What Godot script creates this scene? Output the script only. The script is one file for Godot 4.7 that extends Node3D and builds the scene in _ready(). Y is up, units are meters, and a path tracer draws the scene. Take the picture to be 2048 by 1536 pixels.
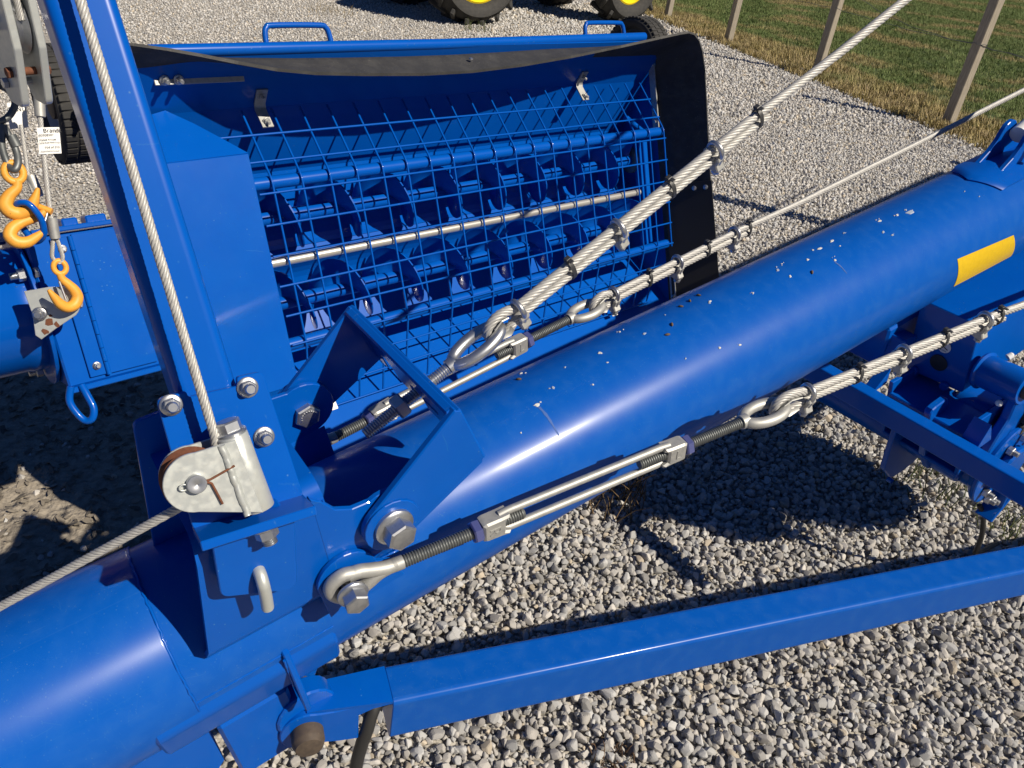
extends Node3D
# Grain auger, swing hopper, truss cables and gravel yard, built in metres.

# ---------------------------------------------------------------- mesh builder
class MB:
	var V := PackedVector3Array()
	var N := PackedVector3Array()
	var C := PackedColorArray()
	var col := Color(1, 1, 1)
	var X := Transform3D()
	func tri(a: Vector3, b: Vector3, c: Vector3, na: Vector3, nb: Vector3, nc: Vector3) -> void:
		if (b - a).cross(c - a).dot(na + nb + nc) > 0.0:
			var t := b; b = c; c = t
			t = nb; nb = nc; nc = t
		V.append(X * a); V.append(X * b); V.append(X * c)
		N.append((X.basis * na).normalized()); N.append((X.basis * nb).normalized()); N.append((X.basis * nc).normalized())
		C.append(col); C.append(col); C.append(col)
	func quad(a: Vector3, b: Vector3, c: Vector3, d: Vector3, na: Vector3, nb: Vector3, nc: Vector3, nd: Vector3) -> void:
		tri(a, b, c, na, nb, nc); tri(a, c, d, na, nc, nd)
	func fquad(a: Vector3, b: Vector3, c: Vector3, d: Vector3, hint: Vector3) -> void:
		var n := (c - a).cross(d - b)
		if n.length() < 1e-12: return
		n = n.normalized()
		if n.dot(hint) < 0.0: n = -n
		quad(a, b, c, d, n, n, n, n)
	# box with chamfered edges
	func box(cen: Vector3, size: Vector3, bev := 0.002) -> void:
		var h := size * 0.5
		bev = minf(bev, minf(h.x, minf(h.y, h.z)) * 0.8)
		var ax := [Vector3.RIGHT, Vector3.UP, Vector3.BACK]
		for i in 3:
			var j := (i + 1) % 3
			var k := (i + 2) % 3
			for s in [-1.0, 1.0]:
				var n: Vector3 = ax[i] * s
				var o: Vector3 = cen + n * h[i]
				var u: Vector3 = ax[j] * (h[j] - bev)
				var w: Vector3 = ax[k] * (h[k] - bev)
				fquad(o + u + w, o - u + w, o - u - w, o + u - w, n)
				for t in [-1.0, 1.0]:
					var n2: Vector3 = ax[j] * t
					var p1: Vector3 = cen + n * h[i] + n2 * (h[j] - bev)
					var p2: Vector3 = cen + n * (h[i] - bev) + n2 * h[j]
					fquad(p1 + w, p1 - w, p2 - w, p2 + w, n + n2)
		for sx in [-1.0, 1.0]:
			for sy in [-1.0, 1.0]:
				for sz in [-1.0, 1.0]:
					var q := Vector3(h.x * sx, h.y * sy, h.z * sz)
					var nn := Vector3(sx, sy, sz).normalized()
					tri(cen + q - Vector3(0, bev * sy, bev * sz), cen + q - Vector3(bev * sx, 0, bev * sz), cen + q - Vector3(bev * sx, bev * sy, 0), nn, nn, nn)
	# outline in XY extruded from z0 to z1, edges chamfered, holes cut through
	func prism(poly: PackedVector2Array, z0: float, z1: float, bev := 0.0015, holes := []) -> void:
		var P := poly.duplicate()
		if Geometry2D.is_polygon_clockwise(P): P.reverse()
		var n := P.size()
		var en := PackedVector2Array()
		for i in n:
			var d := (P[(i + 1) % n] - P[i]).normalized()
			en.append(Vector2(d.y, -d.x))
		var I := PackedVector2Array()
		for i in n:
			var a := en[(i + n - 1) % n]
			var b := en[i]
			var m := (a + b) / maxf(0.35, 1.0 + a.dot(b))
			I.append(P[i] - m * bev)
		for top in [0, 1]:
			var z := z1 if top == 1 else z0
			var zb := z1 - bev if top == 1 else z0 + bev
			var nz := Vector3(0, 0, 1.0 if top == 1 else -1.0)
			var cap := I.duplicate()
			for hh in holes:
				var H: PackedVector2Array = hh.duplicate()
				if not Geometry2D.is_polygon_clockwise(H): H.reverse()
				var bi := 0
				var bj := 0
				var bd := 1e9
				for i in cap.size():
					for j in H.size():
						var dd := cap[i].distance_squared_to(H[j])
						if dd < bd:
							bd = dd; bi = i; bj = j
				var nc := PackedVector2Array()
				for i in bi + 1: nc.append(cap[i])
				for j in H.size() + 1: nc.append(H[(bj + j) % H.size()])
				var dirv := (H[bj] - cap[bi]).orthogonal().normalized() * 1e-5
				nc[nc.size() - 1] -= dirv
				for i in range(bi, cap.size()): nc.append(cap[i] - (dirv if i == bi else Vector2.ZERO))
				cap = nc
			var ids := Geometry2D.triangulate_polygon(cap)
			if ids.is_empty(): ids = Geometry2D.triangulate_polygon(I); cap = I
			for t in range(0, ids.size(), 3):
				tri(v3(cap[ids[t]], z), v3(cap[ids[t + 1]], z), v3(cap[ids[t + 2]], z), nz, nz, nz)
			for i in n:
				var j := (i + 1) % n
				var ee := (Vector3(en[i].x, en[i].y, 0) + nz).normalized()
				quad(v3(P[i], zb), v3(P[j], zb), v3(I[j], z), v3(I[i], z), ee, ee, ee, ee)
		for i in n:
			var j := (i + 1) % n
			var e0 := en[i]
			var ea := e0
			var eb := e0
			var l0 := P[i].distance_to(P[j])
			var lp := P[(i + n - 1) % n].distance_to(P[i])
			var ln := P[j].distance_to(P[(j + 1) % n])
			var ep := en[(i + n - 1) % n]
			# long flats keep their own normal; short rounding facets blend into them
			if ep.dot(e0) > 0.76 and l0 < lp * 2.5: ea = ep if lp > l0 * 2.5 else (ep + e0).normalized()
			if en[j].dot(e0) > 0.76 and l0 < ln * 2.5: eb = en[j] if ln > l0 * 2.5 else (en[j] + e0).normalized()
			quad(v3(P[i], z0 + bev), v3(P[j], z0 + bev), v3(P[j], z1 - bev), v3(P[i], z1 - bev), v3(ea, 0), v3(eb, 0), v3(eb, 0), v3(ea, 0))
		for hh in holes:
			var H: PackedVector2Array = hh
			var ce := Vector2.ZERO
			for p in H: ce += p
			ce /= H.size()
			for i in H.size():
				var j := (i + 1) % H.size()
				quad(v3(H[i], z0), v3(H[j], z0), v3(H[j], z1), v3(H[i], z1), v3((ce - H[i]).normalized(), 0), v3((ce - H[j]).normalized(), 0), v3((ce - H[j]).normalized(), 0), v3((ce - H[i]).normalized(), 0))
	static func v3(p: Vector2, z: float) -> Vector3: return Vector3(p.x, p.y, z)
	# round bar along a path
	func sweep(path: PackedVector3Array, rad, sides := 10, closed := false, caps := true) -> void:
		var n := path.size()
		var rings := []
		var nrm := []
		var up := Vector3.ZERO
		for i in n:
			var d: Vector3
			if closed: d = path[(i + 1) % n] - path[(i + n - 1) % n]
			else: d = path[mini(i + 1, n - 1)] - path[maxi(i - 1, 0)]
			d = d.normalized()
			if i == 0: up = d.cross(Vector3(0.31, 0.77, 0.55)).normalized()
			else: up = (up - d * up.dot(d)).normalized()
			var bi := d.cross(up)
			var r: float = rad[i] if rad is Array or rad is PackedFloat32Array else rad
			var ring := PackedVector3Array()
			var nr := PackedVector3Array()
			for k in sides:
				var a := TAU * k / sides
				var q := up * cos(a) + bi * sin(a)
				ring.append(path[i] + q * r); nr.append(q)
			rings.append(ring); nrm.append(nr)
		for i in (n if closed else n - 1):
			var j := (i + 1) % n
			var off := 0
			if closed and j == 0:
				var best := 1e9
				for o in sides:
					var dd: float = rings[i][0].distance_squared_to(rings[0][o])
					if dd < best: best = dd; off = o
			for k in sides:
				var l := (k + 1) % sides
				quad(rings[i][k], rings[i][l], rings[j][(l + off) % sides], rings[j][(k + off) % sides], nrm[i][k], nrm[i][l], nrm[j][(l + off) % sides], nrm[j][(k + off) % sides])
		if caps and not closed:
			for e in [0, n - 1]:
				var d: Vector3 = (path[0] - path[1]).normalized() if e == 0 else (path[n - 1] - path[n - 2]).normalized()
				for k in sides: tri(path[e], rings[e][k], rings[e][(k + 1) % sides], d, d, d)
	# profile (radius, height) turned about the Z axis
	func lathe(prof: PackedVector2Array, sides := 24, smooth := 0.8) -> void:
		var m := prof.size()
		var sn := PackedVector2Array()
		for i in m - 1:
			var d := (prof[i + 1] - prof[i]).normalized()
			sn.append(Vector2(d.y, -d.x))
		for i in m - 1:
			var n0 := sn[i]
			var n1 := sn[i]
			if i > 0 and sn[i - 1].dot(sn[i]) > smooth: n0 = (sn[i - 1] + sn[i]).normalized()
			if i < m - 2 and sn[i + 1].dot(sn[i]) > smooth: n1 = (sn[i + 1] + sn[i]).normalized()
			for k in sides:
				var a := TAU * k / sides
				var b := TAU * (k + 1) / sides
				var ca := cos(a)
				var sa := sin(a)
				var cb := cos(b)
				var sb := sin(b)
				var p := prof[i]
				var q := prof[i + 1]
				if q.x < 1e-6 and p.x < 1e-6: continue
				quad(Vector3(p.x * ca, p.x * sa, p.y), Vector3(p.x * cb, p.x * sb, p.y), Vector3(q.x * cb, q.x * sb, q.y), Vector3(q.x * ca, q.x * sa, q.y), Vector3(n0.x * ca, n0.x * sa, n0.y), Vector3(n0.x * cb, n0.x * sb, n0.y), Vector3(n1.x * cb, n1.x * sb, n1.y), Vector3(n1.x * ca, n1.x * sa, n1.y))
	func hexnut(af: float, z0: float, z1: float, bev := 0.002) -> void:
		var p := PackedVector2Array()
		for k in 6: p.append(Vector2.from_angle(TAU * k / 6.0 + 0.2) * af / sqrt(3.0))
		prism(p, z0, z1, bev)
	# curved sheet with thickness; rows of equal length
	func sheet(rows: Array, t: float, closed_edges := true) -> void:
		var m := rows.size()
		var n: int = rows[0].size()
		var nn := []
		for i in m:
			var r := PackedVector3Array()
			for j in n:
				var du: Vector3 = rows[mini(i + 1, m - 1)][j] - rows[maxi(i - 1, 0)][j]
				var dv: Vector3 = rows[i][mini(j + 1, n - 1)] - rows[i][maxi(j - 1, 0)]
				r.append(du.cross(dv).normalized())
			nn.append(r)
		for s in [-1.0, 1.0]:
			for i in m - 1:
				for j in n - 1:
					quad(rows[i][j] + nn[i][j] * s * t * 0.5, rows[i + 1][j] + nn[i + 1][j] * s * t * 0.5, rows[i + 1][j + 1] + nn[i + 1][j + 1] * s * t * 0.5, rows[i][j + 1] + nn[i][j + 1] * s * t * 0.5, nn[i][j] * s, nn[i + 1][j] * s, nn[i + 1][j + 1] * s, nn[i][j + 1] * s)
		if closed_edges:
			for i in m - 1:
				for j in [0, n - 1]:
					var hint: Vector3 = rows[i][j] - rows[i][1 if j == 0 else n - 2]
					fquad(rows[i][j] + nn[i][j] * t * 0.5, rows[i + 1][j] + nn[i + 1][j] * t * 0.5, rows[i + 1][j] - nn[i + 1][j] * t * 0.5, rows[i][j] - nn[i][j] * t * 0.5, hint)
			for j in n - 1:
				for i in [0, m - 1]:
					var hint: Vector3 = rows[i][j] - rows[1 if i == 0 else m - 2][j]
					fquad(rows[i][j] + nn[i][j] * t * 0.5, rows[i][j + 1] + nn[i][j + 1] * t * 0.5, rows[i][j + 1] - nn[i][j + 1] * t * 0.5, rows[i][j] - nn[i][j] * t * 0.5, hint)
	# flat-folded sheet: outline polyline in (y,z) drawn from x0 to x1, sharp folds
	func fold(line: PackedVector2Array, x0: float, x1: float, t: float) -> void:
		for i in line.size() - 1:
			var a := line[i]
			var b := line[i + 1]
			var d := (b - a).normalized()
			var nr := Vector2(-d.y, d.x) * t * 0.5
			var n3 := Vector3(0, nr.x, nr.y).normalized()
			var q := func(x: float, p: Vector2) -> Vector3: return Vector3(x, p.x, p.y)
			for s in [-1.0, 1.0]:
				fquad(q.call(x0, a + nr * s), q.call(x1, a + nr * s), q.call(x1, b + nr * s), q.call(x0, b + nr * s), n3 * s)
			for x in [x0, x1]:
				fquad(q.call(x, a + nr), q.call(x, b + nr), q.call(x, b - nr), q.call(x, a - nr), Vector3(-1 if x == minf(x0, x1) else 1, 0, 0))
			if i == 0: fquad(q.call(x0, a + nr), q.call(x1, a + nr), q.call(x1, a - nr), q.call(x0, a - nr), Vector3(0, -d.x, -d.y))
			if i == line.size() - 2: fquad(q.call(x0, b + nr), q.call(x1, b + nr), q.call(x1, b - nr), q.call(x0, b - nr), Vector3(0, d.x, d.y))
	func mesh() -> ArrayMesh:
		var arr := []
		arr.resize(Mesh.ARRAY_MAX)
		arr[Mesh.ARRAY_VERTEX] = V
		arr[Mesh.ARRAY_NORMAL] = N
		arr[Mesh.ARRAY_COLOR] = C
		var m := ArrayMesh.new()
		m.add_surface_from_arrays(Mesh.PRIMITIVE_TRIANGLES, arr)
		return m

# ---------------------------------------------------------------- scene helpers
var used := {}
func numbered(n: String) -> String:
	if not used.has(n):
		used[n] = 0
		return n
	used[n] += 1
	return "%s_%03d" % [n, used[n]]

func tag(o: Node, label: String, category: String, group := "", kind := "") -> void:
	if label: o.set_meta("label", label)
	if category: o.set_meta("category", category)
	if group: o.set_meta("group", group)
	if kind: o.set_meta("kind", kind)

func thing(called: String, label: String, category: String, xf := Transform3D(), group := "") -> Node3D:
	var o := Node3D.new()
	o.name = numbered(called)
	o.transform = xf
	add_child(o, true)
	tag(o, label, category, group)
	return o

func part(called: String, b: MB, m: Material, parent: Node, label := "") -> MeshInstance3D:
	var o := MeshInstance3D.new()
	o.name = called
	o.mesh = b.mesh()
	o.material_override = m
	parent.add_child(o, true)
	if label: o.set_meta("label", label)
	return o

# move every thing's origin to the middle of its underside, leaving its parts where they are
func rebase(o: Node3D) -> void:
	var lo := Vector3.ONE * 1e9
	var hi := -lo
	for c in o.get_children():
		if c is MeshInstance3D and c.mesh:
			for k in 8:
				var p: Vector3 = c.transform * c.mesh.get_aabb().get_endpoint(k)
				lo = lo.min(p); hi = hi.max(p)
	if lo.x > hi.x: return
	var base := Vector3((lo.x + hi.x) * 0.5, lo.y, (lo.z + hi.z) * 0.5)
	o.transform = o.transform.translated_local(base)
	for c in o.get_children():
		if c is Node3D: c.position -= base

# frame with Z along z and X near xh
func ax(o: Vector3, z: Vector3, xh := Vector3.ZERO) -> Transform3D:
	z = z.normalized()
	if xh == Vector3.ZERO or absf(xh.normalized().dot(z)) > 0.98: xh = Vector3(0.3, 0.9, 0.2) if absf(z.y) < 0.8 else Vector3.RIGHT
	var x := (xh - z * xh.dot(z)).normalized()
	return Transform3D(Basis(x, z.cross(x), z), o)

func circle(c: Vector2, r: float, n := 16, a0 := 0.0, a1 := TAU) -> PackedVector2Array:
	var p := PackedVector2Array()
	var full := absf(absf(a1 - a0) - TAU) < 1e-4
	for i in (n if full else n + 1):
		p.append(c + Vector2.from_angle(a0 + (a1 - a0) * i / n) * r)
	return p

func rounded(pts: Array, r: float, seg := 4) -> PackedVector2Array:
	var out := PackedVector2Array()
	var n := pts.size()
	for i in n:
		var p: Vector2 = pts[i]
		var a: Vector2 = pts[(i + n - 1) % n]
		var b: Vector2 = pts[(i + 1) % n]
		var da := (a - p).normalized()
		var db := (b - p).normalized()
		var ang := acos(clampf(da.dot(db), -1, 1))
		var rr := minf(r / maxf(0.05, tan(ang * 0.5)), minf(p.distance_to(a), p.distance_to(b)) * 0.45)
		if ang > 2.9: out.append(p); continue
		for k in seg + 1:
			var t := float(k) / seg
			var q0 := p + da * rr
			var q1 := p + db * rr
			out.append(q0.lerp(p, t).lerp(p.lerp(q1, t), t))
	return out

func curve(pts: Array, per := 6, closed := false) -> PackedVector3Array:
	var out := PackedVector3Array()
	var n := pts.size()
	for i in (n if closed else n - 1):
		var p0: Vector3 = pts[(i + n - 1) % n] if closed else pts[maxi(i - 1, 0)]
		var p1: Vector3 = pts[i]
		var p2: Vector3 = pts[(i + 1) % n]
		var p3: Vector3 = pts[(i + 2) % n] if closed else pts[mini(i + 2, n - 1)]
		for k in per:
			out.append(p1.cubic_interpolate(p2, p0, p3, float(k) / per) if true else p1)
	if not closed: out.append(pts[n - 1])
	return out

# twisted wire rope: strands wound round a path
func rope(b: MB, path: PackedVector3Array, R: float, strands := 7, lay := 0.075, sides := 6, phase := 0.0) -> void:
	var q := PackedVector3Array()
	var step := lay / 9.0
	var acc := 0.0
	for i in path.size() - 1:
		var L := path[i].distance_to(path[i + 1])
		while acc < L:
			q.append(path[i].lerp(path[i + 1], acc / L)); acc += step
		acc -= L
	q.append(path[path.size() - 1])
	var rs := R * 0.40
	for s in strands:
		var pp := PackedVector3Array()
		var up := Vector3.ZERO
		var dist := 0.0
		for i in q.size():
			var d := (q[mini(i + 1, q.size() - 1)] - q[maxi(i - 1, 0)]).normalized()
			if i == 0: up = d.cross(Vector3(0.3, 0.8, 0.5)).normalized()
			else:
				up = (up - d * up.dot(d)).normalized(); dist += q[i].distance_to(q[i - 1])
			var a := TAU * (float(s) / strands + dist / lay) + phase
			pp.append(q[i] + (up * cos(a) + d.cross(up) * sin(a)) * (R - rs))
		b.sweep(pp, rs, sides, false, true)
	b.sweep(q, R * 0.5, 5, false, false)

# threaded bar along +Z
func thread(b: MB, z0: float, z1: float, r: float, pitch := 0.0042, sides := 18) -> void:
	var p := PackedVector2Array()
	p.append(Vector2(0, z0)); p.append(Vector2(r * 0.8, z0))
	var z := z0 + pitch * 0.4
	while z < z1 - pitch:
		p.append(Vector2(r * 0.86, z)); p.append(Vector2(r, z + pitch * 0.42)); p.append(Vector2(r, z + pitch * 0.6))
		z += pitch
	p.append(Vector2(r * 0.8, z1)); p.append(Vector2(0, z1))
	b.lathe(p, sides, 0.99)

# bolt head or nut on a surface, Z outwards
func bolt(b: MB, xf: Transform3D, af: float, h: float, fl := 0.0, shank := 0.0, sh_len := 0.0) -> void:
	b.X = xf
	if fl > 0.0:
		b.lathe(PackedVector2Array([Vector2(fl, 0), Vector2(fl, h * 0.16), Vector2(fl * 0.93, h * 0.24), Vector2(af * 0.5, h * 0.30), Vector2(0, h * 0.30)]), 28)
	b.hexnut(af, h * 0.15, h, af * 0.06)
	if shank > 0.0: thread(b, h * 0.9, h + sh_len, shank, 0.0024, 14)
	else: b.lathe(PackedVector2Array([Vector2(af * 0.43, h + 0.0002), Vector2(af * 0.40, h + af * 0.02), Vector2(0, h + af * 0.02)]), 20)
	b.X = Transform3D()

func P2(a: Array) -> PackedVector2Array:
	var p := PackedVector2Array()
	for i in range(0, a.size(), 2): p.append(Vector2(a[i], a[i + 1]))
	return p
func A2(a: Array) -> Array:
	var p := []
	for i in range(0, a.size(), 2): p.append(Vector2(a[i], a[i + 1]))
	return p
func P3(a: Array) -> PackedVector3Array:
	var p := PackedVector3Array()
	for i in range(0, a.size(), 3): p.append(Vector3(a[i], a[i + 1], a[i + 2]))
	return p

# ---------------------------------------------------------------- materials
func noise(sd: int, freq: float, oct := 4, type := FastNoiseLite.TYPE_SIMPLEX_SMOOTH) -> FastNoiseLite:
	var f := FastNoiseLite.new()
	f.seed = sd
	f.noise_type = type
	f.frequency = freq
	f.fractal_octaves = oct
	return f

# seamless grey image of a noise, 0..1
func nimg(sd: int, freq: float, size := 512, oct := 4, type := FastNoiseLite.TYPE_SIMPLEX_SMOOTH) -> Image:
	return noise(sd, freq, oct, type).get_seamless_image(size, size)

func tex(img: Image) -> ImageTexture:
	img.generate_mipmaps()
	return ImageTexture.create_from_image(img)

func tri_mat(m: StandardMaterial3D, sc: float, world := false) -> void:
	m.uv1_triplanar = true
	m.uv1_world_triplanar = world
	m.uv1_scale = Vector3.ONE * sc

# blend: colour ramp over noise plus sparse specks
func mix_img(base: Color, alt: Color, sd: int, freq: float, speck: Color, n_speck: int, speck_r := 2.0, size := 512, streaks := 0) -> Image:
	var g := nimg(sd, freq, size)
	var h := nimg(sd + 7, freq * 6.0, size, 3)
	var im := Image.create(size, size, false, Image.FORMAT_RGB8)
	for y in size:
		for x in size:
			var t := clampf((g.get_pixel(x, y).r - 0.35) * 2.2, 0, 1) * 0.75 + h.get_pixel(x, y).r * 0.25
			im.set_pixel(x, y, base.lerp(alt, t))
	var rng := RandomNumberGenerator.new()
	rng.seed = sd * 13 + 5
	for i in n_speck:
		var cx := rng.randi() % size
		var cy := rng.randi() % size
		var r := rng.randf_range(0.5, speck_r)
		var st := rng.randf_range(0.15, 0.8)
		for dy in range(-int(r) - 1, int(r) + 2):
			for dx in range(-int(r) - 1, int(r) + 2):
				if dx * dx + dy * dy <= r * r + 0.3:
					var px := posmod(cx + dx, size)
					var py := posmod(cy + dy, size)
					im.set_pixel(px, py, im.get_pixel(px, py).lerp(speck, st))
	for i in streaks:
		var p := Vector2(rng.randf() * size, rng.randf() * size)
		var d := Vector2.from_angle(rng.randf() * TAU)
		var L := rng.randf_range(8, 60)
		var st := rng.randf_range(0.1, 0.35)
		for k in int(L):
			d = d.rotated(rng.randf_range(-0.04, 0.04))
			p += d
			var px := posmod(int(p.x), size)
			var py := posmod(int(p.y), size)
			im.set_pixel(px, py, im.get_pixel(px, py).lerp(speck, st))
	return im

func rough_img(sd: int, freq: float, lo: float, hi: float, size := 256) -> Image:
	var g := nimg(sd, freq, size)
	var im := Image.create(size, size, false, Image.FORMAT_RGB8)
	for y in size:
		for x in size:
			var v := lerpf(lo, hi, clampf((g.get_pixel(x, y).r - 0.3) * 2.0, 0, 1))
			im.set_pixel(x, y, Color(v, v, v))
	return im

func normal_tex(sd: int, freq: float, strength: float, size := 512, oct := 4, type := FastNoiseLite.TYPE_SIMPLEX_SMOOTH) -> ImageTexture:
	var g := nimg(sd, freq, size, oct, type)
	g.convert(Image.FORMAT_RGBA8)
	g.bump_map_to_normal_map(strength)
	return tex(g)

var M := {}
func lin(r: float, g: float, b: float) -> Color: return Color(r, g, b).linear_to_srgb()

func plain(c: Color, rough: float, metal := 0.0) -> StandardMaterial3D:
	var m := StandardMaterial3D.new()
	m.albedo_color = c
	m.roughness = rough
	m.metallic = metal
	return m

# frames: X along, Y up out of, Z towards the viewer's side
var FM := Transform3D(Basis(Vector3(0.7663, 0.1766, -0.6178), Vector3(-0.1375, 0.9843, 0.1108), Vector3(0.6277, 0.0, 0.7785)).orthonormalized(), Vector3(-0.4087, 0.781, -0.7839))
var FH := Transform3D(Basis(Vector3(0.7152, -0.0065, -0.6988), Vector3(-0.2442, 0.9346, -0.2587), Vector3(0.6548, 0.3557, 0.6669)).orthonormalized(), Vector3(0.4141, 1.1082, -2.7613))
var FP := Transform3D(Basis(Vector3(0.81876, 0.03215, -0.57323), Vector3(-0.2518, 0.91739, -0.3082), Vector3(0.51597, 0.39668, 0.75922)).orthonormalized(), Vector3(-0.2956, 1.0908, -0.6824))
var FA := Transform3D(Basis(Vector3(0.918, -0.049, -0.394), Vector3(0.045, 0.999, -0.019), Vector3(0.394, 0.0, 0.919)).orthonormalized(), Vector3(-0.13, 0.611, -0.777))

func make_materials() -> void:
	var b0 := lin(0.0004, 0.077, 0.40)
	var b1 := lin(0.0008, 0.083, 0.415)
	var blue := plain(Color.WHITE, 0.3)
	blue.albedo_texture = tex(mix_img(b0, b1, 11, 0.006, lin(0.18, 0.25, 0.42), 160, 1.2, 512, 8))
	blue.roughness_texture = tex(rough_img(12, 0.02, 0.93, 1.0))
	blue.roughness = 0.31
	blue.metallic_specular = 0.28
	blue.clearcoat_enabled = true; blue.clearcoat = 0.2; blue.clearcoat_roughness = 0.08
	tri_mat(blue, 2.4)
	M.blue = blue
	var dusty: StandardMaterial3D = blue.duplicate()
	dusty.albedo_texture = tex(mix_img(lin(0.0012, 0.076, 0.385), lin(0.009, 0.09, 0.39), 31, 0.011, lin(0.11, 0.19, 0.38), 2200, 1.3, 1024, 260))
	dusty.roughness_texture = tex(rough_img(32, 0.02, 0.88, 1.0))
	dusty.roughness = 0.345
	dusty.clearcoat = 0.15; dusty.clearcoat_roughness = 0.12
	tri_mat(dusty, 1.9)
	M.dusty = dusty
	var zinc := plain(Color.WHITE, 0.5, 0.4)
	zinc.albedo_texture = tex(mix_img(lin(0.50, 0.52, 0.50), lin(0.475, 0.505, 0.495), 41, 0.05, lin(0.60, 0.58, 0.50), 220, 1.6, 256))
	zinc.roughness_texture = tex(rough_img(42, 0.03, 0.6, 1.0))
	tri_mat(zinc, 9.0)
	M.zinc = zinc
	var galv := plain(Color.WHITE, 0.55, 0.55)
	galv.albedo_texture = tex(mix_img(lin(0.44, 0.44, 0.42), lin(0.34, 0.345, 0.34), 51, 0.02, lin(0.55, 0.55, 0.52), 200, 1.6, 256))
	tri_mat(galv, 11.0)
	M.galv = galv
	var steel := plain(Color.WHITE, 0.36, 0.9)
	steel.albedo_texture = tex(mix_img(lin(0.50, 0.51, 0.53), lin(0.40, 0.42, 0.45), 61, 0.03, lin(0.3, 0.27, 0.22), 60, 1.5, 256))
	tri_mat(steel, 12.0)
	M.steel = steel
	var dark := plain(Color.WHITE, 0.5, 0.6)
	dark.albedo_texture = tex(mix_img(lin(0.16, 0.17, 0.17), lin(0.10, 0.11, 0.115), 71, 0.02, lin(0.24, 0.23, 0.21), 120, 1.6, 256))
	tri_mat(dark, 9.0)
	M.dark = dark
	M.chrome = plain(lin(0.58, 0.565, 0.52), 0.32, 0.6)
	M.wire = plain(Color.WHITE, 0.5, 0.25)
	M.wire.albedo_texture = tex(mix_img(lin(0.46, 0.455, 0.44), lin(0.34, 0.335, 0.32), 81, 0.03, lin(0.25, 0.24, 0.2), 220, 1.4, 256))
	tri_mat(M.wire, 12.0)
	M.blue_zinc = plain(lin(0.12, 0.14, 0.36), 0.4, 0.6)
	var rub := plain(Color.WHITE, 0.72)
	rub.albedo_texture = tex(mix_img(lin(0.028, 0.028, 0.029), lin(0.05, 0.049, 0.047), 91, 0.012, lin(0.26, 0.23, 0.18), 260, 1.6, 512, 140))
	rub.normal_enabled = true; rub.normal_texture = normal_tex(92, 0.05, 3.0, 256); rub.normal_scale = 0.35
	tri_mat(rub, 2.6)
	M.rubber = rub
	M.rubber_clean = plain(lin(0.016, 0.016, 0.017), 0.6)
	var tire := plain(Color.WHITE, 0.8)
	tire.albedo_texture = tex(mix_img(lin(0.022, 0.022, 0.022), lin(0.045, 0.043, 0.04), 95, 0.02, lin(0.12, 0.11, 0.09), 60, 1.5, 256))
	tri_mat(tire, 4.0)
	M.tire = tire
	M.black = plain(lin(0.012, 0.012, 0.013), 0.45)
	M.tie = plain(lin(0.03, 0.031, 0.034), 0.5)
	M.hose = plain(lin(0.022, 0.022, 0.022), 0.55)
	var yel := plain(Color.WHITE, 0.5)
	yel.albedo_texture = tex(mix_img(lin(0.76, 0.36, 0.045), lin(0.66, 0.29, 0.035), 101, 0.02, lin(0.16, 0.08, 0.03), 60, 1.5, 256, 20))
	tri_mat(yel, 7.0)
	M.hook = yel
	M.decal = plain(Color.WHITE, 0.4)
	M.decal.albedo_texture = tex(mix_img(lin(0.66, 0.44, 0.012), lin(0.60, 0.40, 0.01), 111, 0.03, lin(0.4, 0.25, 0.05), 90, 1.2, 256, 40))
	tri_mat(M.decal, 8.0)
	M.rim = plain(lin(0.80, 0.60, 0.01), 0.4)
	M.white = plain(lin(0.72, 0.72, 0.70), 0.5)
	M.ink = plain(lin(0.02, 0.02, 0.025), 0.6)
	M.wheel_grey = plain(lin(0.33, 0.34, 0.35), 0.5)
	M.green = plain(lin(0.02, 0.13, 0.02), 0.4)
	M.rust = plain(Color.WHITE, 0.85)
	M.rust.albedo_texture = tex(mix_img(lin(0.16, 0.055, 0.025), lin(0.09, 0.035, 0.02), 121, 0.04, lin(0.25, 0.1, 0.04), 200, 1.5, 256))
	tri_mat(M.rust, 14.0)
	M.brown = plain(Color.WHITE, 0.7, 0.2)
	M.brown.albedo_texture = tex(mix_img(lin(0.10, 0.075, 0.055), lin(0.065, 0.05, 0.04), 125, 0.03, lin(0.17, 0.13, 0.1), 90, 1.5, 256))
	tri_mat(M.brown, 10.0)
	M.lime = plain(Color.WHITE, 0.9)
	M.lime.albedo_texture = tex(mix_img(lin(0.62, 0.62, 0.58), lin(0.45, 0.46, 0.46), 131, 0.04, lin(0.16, 0.13, 0.08), 80, 1.6, 256))
	tri_mat(M.lime, 30.0)
	M.lime_thin = plain(lin(0.30, 0.36, 0.46), 0.8)
	M.streak = plain(lin(0.035, 0.10, 0.33), 0.7)
	M.seed = plain(lin(0.11, 0.075, 0.045), 0.9)
	# timber with long grain
	var wi := Image.create(256, 512, false, Image.FORMAT_RGB8)
	var wn := noise(141, 1.0, 4)
	for y in 512:
		for x in 256:
			var v := wn.get_noise_2d(x * 0.11, y * 0.006) * 0.5 + 0.5
			var w := wn.get_noise_2d(x * 0.4 + 90, y * 0.02) * 0.5 + 0.5
			var c := lin(0.40, 0.355, 0.285).lerp(lin(0.19, 0.16, 0.125), clampf(v * 1.1 - 0.1, 0, 1)).lerp(lin(0.36, 0.33, 0.28), w * 0.3)
			wi.set_pixel(x, y, c)
	M.wood = plain(Color.WHITE, 0.9)
	M.wood.albedo_texture = tex(wi)
	tri_mat(M.wood, 2.2)
	# ground
	var gr := plain(Color.WHITE, 0.95)
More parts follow.
